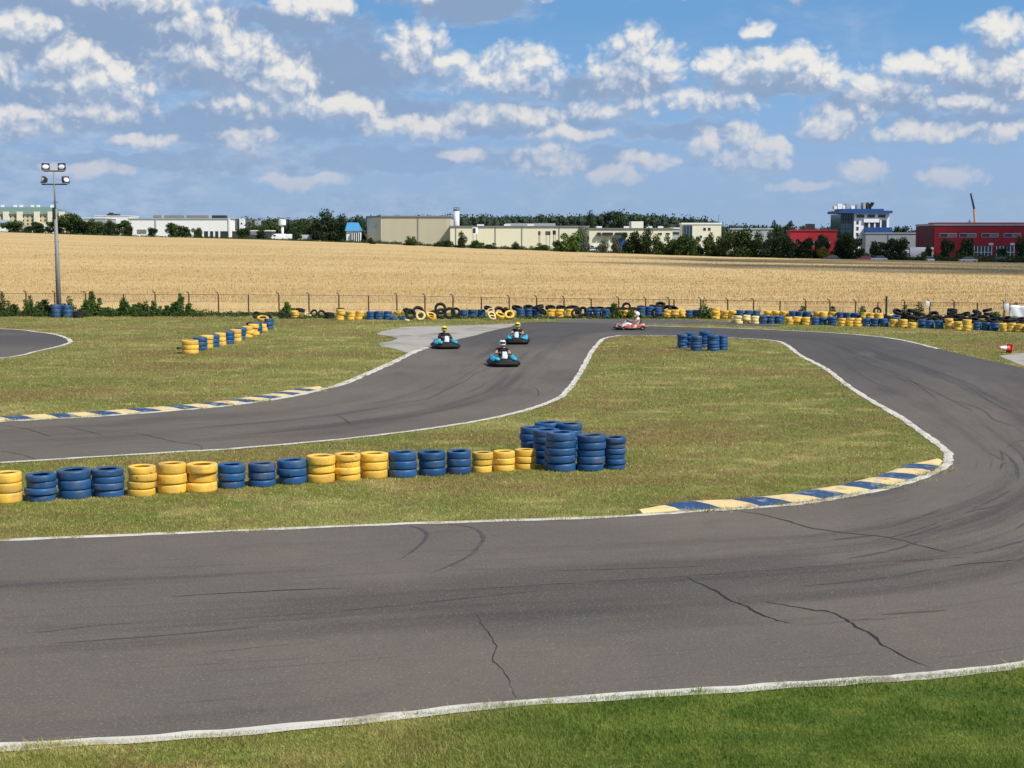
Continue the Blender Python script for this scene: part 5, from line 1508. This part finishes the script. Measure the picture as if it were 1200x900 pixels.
WD = [(8,338,'leftmost tall weed cut by the picture edge',26,1.2),(30,341,'tall pointed weed left of the mast, second from the picture edge',18,1),(48,345,'bushy weed just left of the blue tyres at the mast',16,1),(57,346,'thin weed directly at the left blue tyre of the mast',10,.8),
      (84,346,'weed sprouting right of the mast foot',10,.8),(109,340,'broad leafy bush right of the mast with rounded top',27,2.2),(128,352,'low leafy weed right of the broad leafy bush',16,1),(145,346,'feathery weed with a spike midway along the left fence',22,1.6),(160,350,'low spreading weed under the fourth fence post',16,1.2),
      (176,346,'airy tall weed left of the last high weed',20,1.3),(190,351,'short weed before the last high weed',14,1),(213,341,'tallest weed at the right end of the left weed row',22,1.8),(203,355,'low weed at the foot of the tallest right weed',16,1.2),(224,362,'low green clump trailing off at the end of the weed row',18,1),(70,358,'green clump behind the mast tyres',20,1)]
for px, yt, lab, w, dn in WD: weed(px, yt, 371, 96, w, lab, dens=dn)
weed(335, 351, 372, 95, 16, 'dark green bush at the left end of the far barrier', M_LEAFB, 2.2, None)
for px, yt, w, lab in ((719,352,18,'sprawling twiggy weed above the tyres behind the orange kart'),(745,353,12,'leafy weed poking up behind the orange kart driver'),(822,347,14,'tall twiggy weed growing at a fence post above blue tyres'),
                       (940,356,12,'short weed behind the rear yellow stacks'),(1010,356,12,'weed at the fence left of the upright black tyre'),(1060,353,8,'slender weed climbing the post right of the big tipped tyre'),(1076,350,10,'tallest green weed out of the black tyre heap'),(1165,365,16,'green weed left of the large white banner'),(1190,350,20,'leafy plant showing over the large white banner'),(974,358,8,'small weed at the fence behind blue stacks'),(1118,360,10,'sparse weed among the black tyre heap')):
    weed(px, yt, 372, 93 if px < 900 else 91.5, w, lab, M_LEAFB, .7, 'weeds among the far tyres')
L = []; r = np.random.default_rng(77)
for px in np.arange(-60, 330, 2.2):
    p = at(px, 370, 95.5+r.uniform(-.6, 2)); L.append(((p.x, p.y, .12), (.25, .4, r.uniform(.12, .38) if px < 240 else r.uniform(.06, .18))))
for px in np.arange(330, 1260, 3.0):
    p = at(px, 370, 93+r.uniform(-.6, 1)) if px < 860 else at(px, 370, 89.5+r.uniform(-2, 1)); L.append(((p.x, p.y, .05), (.2, .3, r.uniform(.05, .16))))
o = link('rank_grass', leaf_cloud('rank_grass', L, 26000, .09, r), M_WEED); tag(o, 'rank green undergrowth along the foot of the fence', 'undergrowth', kind='stuff')

# ================================================================ FLOODLIGHT MAST
b_ = gnd(69.5, 371); 
mast = empty('floodlight_mast', b_, 0, 'tall grey floodlight mast with four lamps standing among blue tyres', 'floodlight mast')
zt = at(67, 196, b_.y).z; z1 = at(67, 216, b_.y).z; z2 = at(67, 200.5, b_.y).z; z3 = at(67, 245, b_.y).z
MB().cyl((0, 0, -.1), (-.06, 0, z3), .17, .10, 12).build('lower_pole', M_METAL, mast, smooth=True)
MB().cyl((-.06, 0, z3-.3), (-.09, 0, z2), .06, .045, 10).build('upper_pole', M_METAL, mast, smooth=True)
MB().span(-.85, .70, -.04, .04, z1-.04, z1+.04).build('crossbar', M_DMETAL, mast)
MB().span(-.70, .55, -.04, .04, z2-.04, z2+.04).build('crossbar', M_DMETAL, mast)
mb = MB()
for z_ in np.arange(z3-5.2, z3+1.2, .8): mb.span(-.22, .14, -.02, .02, z_, z_+.03)
mb.build('climbing_rungs', M_DMETAL, mast)
MB().span(-.20, -.02, -.2, -.02, z3-.6, z3+.1).build('junction_box', M_DMETAL, mast, bev=.01)
M_LENS = mat('lamp_reflector', (.85, .85, .85), .12, .0)
for x, z, rz, rx in ((-.58, z2+.27, .15, -.05), (.42, z2+.27, -.1, -.05), (-.72, z1+.27, -.95, -.25), (.60, z1+.27, 1.0, -.25)):
    f_ = empty('floodlight', (x, 0, z), rz); f_.rotation_euler = (rx, 0, rz); f_.parent = mast
    mbx = MB(); w_, h_ = .24, .21
    mbx.loft([[(-w_, -.10, -h_), (w_, -.10, -h_), (w_, -.10, h_), (-w_, -.10, h_)], [(-w_*.95, 0, -h_*.95), (w_*.95, 0, -h_*.95), (w_*.95, 0, h_*.95), (-w_*.95, 0, h_*.95)], [(-w_*.5, .2, -h_*.6), (w_*.5, .2, -h_*.6), (w_*.5, .2, h_*.5), (-w_*.5, .2, h_*.5)]])
    mbx.build('housing', M_DMETAL, f_, bev=.01)
    MB().ell((0, -.105, -.02), (.20, .03, .14), 20, 10).build('lens', M_LENS, f_, smooth=True)
    MB().tube([(-w_-.01, 0, 0), (-w_-.01, 0, -h_-.04), (w_+.01, 0, -h_-.04), (w_+.01, 0, 0)], .018, 6).build('bracket', M_DMETAL, f_)

# ================================================================ FALLEN CONE
p = gnd(1183, 413.5)
cone = empty('traffic_cone', p, 0.2, 'red and white traffic cone lying on its side on the right grass', 'traffic cone')
axis = Vector((-.93, -.1, .12)).normalized()
M_CR = mat('cone_red', (.62, .06, .03), .5, .08)
mb = MB(); mb.cyl((.02, 0, .17), Vector((.02, 0, .17))+axis*.24, .15, .115, 16); mb.build('lower_body', M_CR, cone, smooth=False)
MB().cyl(Vector((.02, 0, .17))+axis*.241, Vector((.02, 0, .17))+axis*.50, .115, .045, 16).build('reflective_band', M_WPL, cone)
MB().cyl(Vector((.02, 0, .17))+axis*.501, Vector((.02, 0, .17))+axis*.62, .045, .03, 16).build('tip', M_CR, cone)
rot = axis.to_track_quat('Z', 'Y').to_matrix()
MB().box((.0, 0, .17), (.40, .40, .04), rot).build('base_plate', M_CR, cone, bev=.01)

# ================================================================ KARTS AND DRIVERS
def rr_ring(hw, yf, yb, n=10, rf=.35, rb=.18, w=None):
    """rounded outline in plan, front towards -y"""
    pts = []
    for (cx, cy, r_, a0) in ((hw-rf, yf+rf, rf, -90), (hw-rb, yb-rb, rb, 0), (-hw+rb, yb-rb, rb, 90), (-hw+rf, yf+rf, rf, 180)):
        for k in range(n+1):
            a = R(a0+90*k/n); pts.append((cx+r_*math.cos(a), cy+r_*math.sin(a)))
    return pts
M_MIXO = mat('red_and_white_plastic', (0.42, 0.10, 0.05), 0.45, 0.1, 3.0, dirt=(0.62, 0.60, 0.58), dirt_amt=1.0, dirt_scale=3.5)
M_PANEL = mat('pale_blue_white_panel', (.50, .60, .66), .4, .25, 9.0)
def make_kart(kind):
    """front towards -y; origin on the ground under the middle"""
    root = empty('racing_kart', (0, 0, 0))
    side = M_CYAN if kind == 'blue' else M_MIXO
    if kind == 'blue':
        MB().tube([(x, y, .125) for x, y in rr_ring(.68, -.98, .92)], .068, 10, True, sq=1.15).build('bumper', M_BLACKP, root, smooth=True)
        MB().tube([(x, y, .20) for x, y in rr_ring(.62, -.92, .86)], .028, 8, True).build('bumper_rail', M_BLACKP, root, smooth=True)
    else:
        MB().tube([(-.50, -.62, .13), (-.52, -.9, .13), (-.3, -1.0, .13), (.3, -1.0, .13), (.52, -.9, .13), (.50, -.62, .13)], .055, 8).build('bumper', M_BLACKP, root, smooth=True)
        MB().tube([(-.55, .62, .2), (-.58, .72, .2), (.58, .72, .2), (.55, .62, .2)], .04, 8).build('rear_bumper', M_BLACKP, root, smooth=True)
    # frame and floor
    mb = MB()
    for s_ in (-1, 1): mb.tube([(s_*.28, -.85, .07), (s_*.33, -.2, .06), (s_*.34, .75, .08)], .018, 6)
    for y in (-.8, -.3, .3, .7): mb.tube([(-.34, y, .065), (.34, y, .065)], .015, 6)
    mb.build('frame', M_DMETAL, root)
    MB().span(-.32, .32, -.85, .1, .035, .045).build('floor_tray', M_METAL, root)
    # side pods: rising towards the rear
    for s_ in (-1, 1):
        rings = []
        for y, x0, x1, z0, z1 in ((-.52, .38, .60, .14, .29), (-.30, .36, .63, .12, .34), (.05, .35, .64, .12, .37), (.40, .35, .64, .13, .42), (.62, .38, .62, .16, .43), (.74, .44, .56, .2, .38)):
            rings.append([(s_*x0, y, z0), (s_*x1, y, z0+.01), (s_*(x1-.02), y, z0+(z1-z0)*.7), (s_*(x0+(x1-x0)*.6), y, z1), (s_*x0, y, z1-.03)])
        MB().loft(rings).build('side_pod', side, root, bev=.012)
        MB().span(min(s_*.613, s_*.62), max(s_*.613, s_*.62), -.15, .30, .17, .29).build('side_stripe', M_WPL if kind == 'blue' else M_BLACKP, root)
    # nose
    rings = []
    for y, hw, z0, z1 in ((-.93, .30, .12, .22), (-.84, .42, .10, .29), (-.66, .40, .10, .33), (-.52, .26, .12, .30)):
        rings.append([(-hw, y, z0), (hw, y, z0), (hw*.9, y, z1-.03), (hw*.4, y, z1), (-hw*.4, y, z1), (-hw*.9, y, z1-.03)])
    MB().loft(rings).build('nose_fairing', M_BLACKP if kind == 'blue' else M_WPL, root, bev=.012)
    for s_ in (-1, 1):
        MB().ell((s_*.42, -.76, .30), (.15, .17, .085), 12, 8).build('nose_flash', side, root, smooth=True)
    MB().loft([[(-.09, -.62, .26), (.09, -.62, .26), (.09, -.60, .26), (-.09, -.60, .26)], [(-.13, -.50, .42), (.13, -.50, .42), (.13, -.475, .42), (-.13, -.475, .42)], [(-.10, -.36, .58), (.10, -.36, .58), (.10, -.335, .58), (-.10, -.335, .58)]]).build('number_panel', M_PANEL, root, bev=.006)
    # steering
    st = MB(); ringp = []
    c = Vector((0, -.16, .53)); ax = Vector((0, -.62, -.78)).normalized(); q = ax.to_track_quat('Z', 'Y')
    st.tube([c + q @ Vector((.155*math.cos(t), .13*math.sin(t), 0)) for t in np.linspace(0, 2*math.pi, 24, endpoint=False)], .016, 8, True)
    st.tube([c + q @ Vector((-.15, 0, 0)), c + q @ Vector((.15, 0, 0))], .012, 6)
    wh = st.build('steering_wheel', M_BLACKP, root, smooth=True)
    MB().cyl(c, (0, -.60, .12), .014, seg=8).build('column', M_METAL, wh)
    # seat shell
    rings = []
    for y, z, hw, d_ in ((-.02, .10, .17, .06), (.16, .07, .19, .10), (.34, .10, .20, .14), (.46, .24, .20, .14), (.54, .42, .19, .12), (.60, .60, .16, .08)):
        rings.append([Vector((-hw, y-d_*.5, z+d_)), Vector((-hw*.85, y-.01, z+.02)), Vector((0, y, z)), Vector((hw*.85, y-.01, z+.02)), Vector((hw, y-d_*.5, z+d_))])
    mb = MB(); n0 = len(rings[0])
    for rg in rings: mb.v += [tuple(p) for p in rg]
    for i in range(len(rings)-1):
        for j in range(n0-1): k = i*n0+j; mb.f.append((k, k+1, k+n0+1, k+n0))
    o = mb.build('seat', M_BLACKP, root, smooth=True); o.modifiers.new('shell', 'SOLIDIFY').thickness = .02
    # engine and tank
    MB().span(.30, .52, .30, .62, .10, .34).span(.33, .49, .36, .56, .34, .46).build('engine', M_DMETAL, root, bev=.02)
    MB().cyl((.36, .66, .22), (.36, .95 if kind != 'blue' else .8, .22), .05, seg=10).build('exhaust', M_METAL, root)
    MB().cyl((-.56, .55, .14), (.56, .55, .14), .02, seg=8).build('rear_axle', M_METAL, root)
    for x, y, r_, w_ in ((-.50, -.55, .125, .12), (.50, -.55, .125, .12), (-.56, .55, .14, .18), (.56, .55, .14, .18)):
        w0 = MB().lathe([(r_*.5, -w_/2), (r_*.9, -w_/2), (r_, -w_*.3), (r_, w_*.3), (r_*.9, w_/2), (r_*.5, w_/2)], 18, (x, y, r_), axis='X', closed=True).build('wheel', M_TK, root, smooth=True)
        MB().lathe([(.01, -w_*.35), (r_*.5, -w_*.4), (r_*.5, w_*.4), (.01, w_*.35)], 12, (x, y, r_), axis='X').build('rim', M_METAL, w0)
    return root

def skin_mesh(name, joints, bones, root_i=0, sub=1):
    me = bpy.data.meshes.new(name)
    me.from_pydata([j[0] for j in joints], bones, [])
    o = bpy.data.objects.new(name, me); COL.objects.link(o)
    m1 = o.modifiers.new('skin', 'SKIN'); m1.use_smooth_shade = True
    for i, j in enumerate(joints):
        r_ = j[1]
        me.skin_vertices[0].data[i].radius = (r_, r_) if not isinstance(r_, tuple) else r_
    me.skin_vertices[0].data[root_i].use_root = True
    m2 = o.modifiers.new('sub', 'SUBSURF'); m2.levels = sub; m2.render_levels = sub
    dg = bpy.context.evaluated_depsgraph_get(); dg.update()
    res = bpy.data.meshes.new_from_object(o.evaluated_get(dg))
    res.name = name
    bpy.data.objects.remove(o)
    res.polygons.foreach_set('use_smooth', [True]*len(res.polygons))
    return res
# seated driver, in the kart's frame (front = -y)
def driver_meshes():
    J = []; B = []
    def j(p, r_, parent=None):
        J.append((Vector(p), r_)); k = len(J)-1
        if parent is not None: B.append((parent, k))
        return k
    pel = j((0, .30, .20), (.15, .11)); waist = j((0, .36, .34), (.13, .10), pel); chest = j((0, .39, .52), (.16, .11), waist)
    up = j((0, .38, .64), (.13, .09), chest); neck = j((0, .35, .72), .055, up); head0 = j((0, .33, .79), .07, neck); head1 = j((0, .32, .88), (.085, .095), head0); head2 = j((0, .325, .95), .06, head1)
    arms = {}
    for s_ in (-1, 1):
        sh = j((s_*.19, .36, .64), .062, up); el_ = j((s_*.30, .14, .47), .045, sh); wr = j((s_*.17, -.09, .52), .028, el_); pm = j((s_*.155, -.15, .535), .034, wr)
        for q, (dx_, dz_, l_) in enumerate(((.0, .030, .055), (.0, .012, .062), (.0, -.006, .058), (.0, -.022, .046))):
            a_ = j((s_*.155, -.19, .535+dz_), .0095, pm); b2 = j((s_*.145, -.19-.02, .535+dz_-.005), .009, a_); c2 = j((s_*.125, -.19-.005, .535+dz_-.01), .008, b2)
        th = j((s_*.135, -.155, .56), .011, pm); j((s_*.115, -.17, .565), .009, th)
        hip = j((s_*.10, .22, .17), .085, pel); kn = j((s_*.20, -.25, .36), .060, hip); an = j((s_*.20, -.62, .15), .040, kn); ft = j((s_*.20, -.70, .14), .038, an); j((s_*.20, -.76, .22), .030, ft)
    body = skin_mesh('driver_body', J, B, 0, 2)
    J = []; B = []
    a = j((0, .32, .24), (.165, .125)); b1 = j((0, .365, .36), (.150, .118), a); c = j((0, .39, .52), (.178, .128), b1); d_ = j((0, .38, .64), (.145, .105), c); j((0, .36, .69), .085, d_)
    for s_ in (-1, 1):
        sh = j((s_*.19, .36, .64), .078, d_); j((s_*.25, .25, .55), .066, sh)
    short = skin_mesh('t_shirt', J, B, 0, 2)
    J = []; B = []
    a = j((0, .32, .24), (.165, .125)); b1 = j((0, .365, .36), (.150, .118), a); c = j((0, .39, .52), (.178, .128), b1); d_ = j((0, .38, .64), (.145, .105), c); j((0, .36, .69), .085, d_)
    for s_ in (-1, 1):
        sh = j((s_*.19, .36, .64), .078, d_); el_ = j((s_*.30, .14, .47), .060, sh); j((s_*.185, -.06, .515), .042, el_)
    longs = skin_mesh('jacket', J, B, 0, 2)
    J = []; B = []
    pel = j((0, .30, .19), (.165, .12))
    for s_ in (-1, 1):
        hip = j((s_*.10, .22, .17), .098, pel); kn = j((s_*.20, -.25, .36), .074, hip); j((s_*.20, -.60, .16), .052, kn)
    trou = skin_mesh('trousers', J, B, 0, 2)
    return body, short, longs, trou
BODY, SHORT, LONGS, TROU = driver_meshes()
def driver(label, helmet, shirt, trousers, longsleeve):
    root = link('person', BODY.copy(), M_SKIN); root.data.materials.clear(); root.data.materials.append(M_SKIN)
    tag(root, label, 'person')
    s = link('jacket' if longsleeve else 't_shirt', (LONGS if longsleeve else SHORT).copy(), shirt, root)
    link('trousers', TROU.copy(), trousers, root)
    # helmet shell with an eye opening and a visor
    c = Vector((0, .315, .885))
    mb = MB(); seg, rg = 24, 14
    for i in range(rg+1):
        ph = math.pi*i/rg
        for k in range(seg):
            th = 2*math.pi*k/seg
            p = Vector((.142*math.sin(ph)*math.cos(th), .165*math.sin(ph)*math.sin(th), .150*math.cos(ph)))
            if p.z < -.09: p.z = -.09 - (p.z+.09)*-.35; 
            if p.y < -.08 and p.z < -.02: p.y -= .02
            mb.v.append(tuple(c+p))
    for i in range(rg):
        for k in range(seg):
            k2 = (k+1) % seg
            zc = 150*math.cos(math.pi*(i+.5)/rg); th = (k+.5)/seg*360
            if 222 < th < 318 and -25 < zc < 55: continue
            mb.f.append((i*seg+k, (i+1)*seg+k, (i+1)*seg+k2, i*seg+k2))
    h = mb.build('helmet', helmet, root, smooth=True); h.modifiers.new('shell', 'SOLIDIFY').thickness = .012
    mb = MB()
    for i in range(6):
        for k in range(13):
            th = R(218+104*k/12); z_ = -.03+.09*i/5; rz_ = math.sqrt(max(0, 1-(z_/.155)**2))
            mb.v.append(tuple(c+Vector((.147*rz_*math.cos(th), .172*rz_*math.sin(th), z_))))
    for i in range(5):
        for k in range(12): q = i*13+k; mb.f.append((q, q+1, q+14, q+13))
    mb.build('visor', M_GLASS, h, smooth=True)
    for s_ in (-1, 1):
        MB().ell((s_*.20, -.72, .16), (.05, .12, .055), 12, 8).build('shoe', M_BLACKP, root, smooth=True)
    return root
K1 = make_kart('blue'); K2 = make_kart('orange')
M_HY = mat('yellow_helmet_paint', (.80, .66, .03), .3, .05, coat=.4); M_HW = mat('white_helmet_paint', (.75, .75, .75), .3, .05, coat=.4)
M_JK = mat('black_cloth', (.016, .016, .020), .9, .2, 12); M_JW = mat('white_cloth', (.72, .70, .68), .9, .1, 12); M_JN = mat('blue_jeans', (.05, .07, .12), .9, .2, 12); M_RL = mat('red_and_black_cloth', (.10, .03, .03), .9, .3, 14)
cfg = [
 (K1, 522, 409.5, 12, 'blue kart with black bumper, leftmost of the four, by the concrete patch', 'person in yellow helmet and dark jacket driving the leftmost blue kart', M_HY, M_JK, M_JK, True),
 (None, 606, 404, -4, 'blue kart farthest behind of the three blue ones, on the right', 'person in yellow helmet and black vest driving the rearmost blue kart', M_HY, M_JK, M_JN, False),
 (None, 590, 430.5, 8, 'blue kart leading closest to the camera with white number panel', 'person in black and white helmet and black t-shirt driving the nearest kart', M_HW, M_JK, M_JK, False),
 (K2, 740, 387, -84, 'orange and white racing kart seen side-on at the far bend', 'person in white helmet and white shirt driving the orange kart', M_HW, M_JW, M_JW, False)]
for i, (k, px, py, rot, lk, lp, hm, sh, tr_, lg) in enumerate(cfg):
    k = k or copy_tree(K1)
    p = gnd(px, py); p.y += .8 if i < 3 else .5; p.z = 0.006
    p.x = (px-600)/FPX*(p.y*math.cos(PITCH)+CAM_H*math.sin(PITCH))
    k.location = p; k.rotation_euler = (0, 0, R(rot)); k.scale = (.77, .84, .95) if i < 3 else (.95, .90, .82)
    tag(k, lk, 'kart', 'racing karts on the track')
    d_ = driver(lp, hm, sh, tr_, lg); d_.location = p; d_.rotation_euler = (0, 0, R(rot)); d_.scale = (.94, .92, .94) if i < 3 else (.93, .93, .93)
    if i == 2:
        h = [c for c in d_.children if c.name.startswith('helmet')][0]
        MB().tube([(0, .315+.168*math.cos(t), .885+.154*math.sin(t)) for t in np.linspace(.15, 2.2, 14)], .03, 8).build('helmet_stripe', M_BLACKP, h, smooth=True)
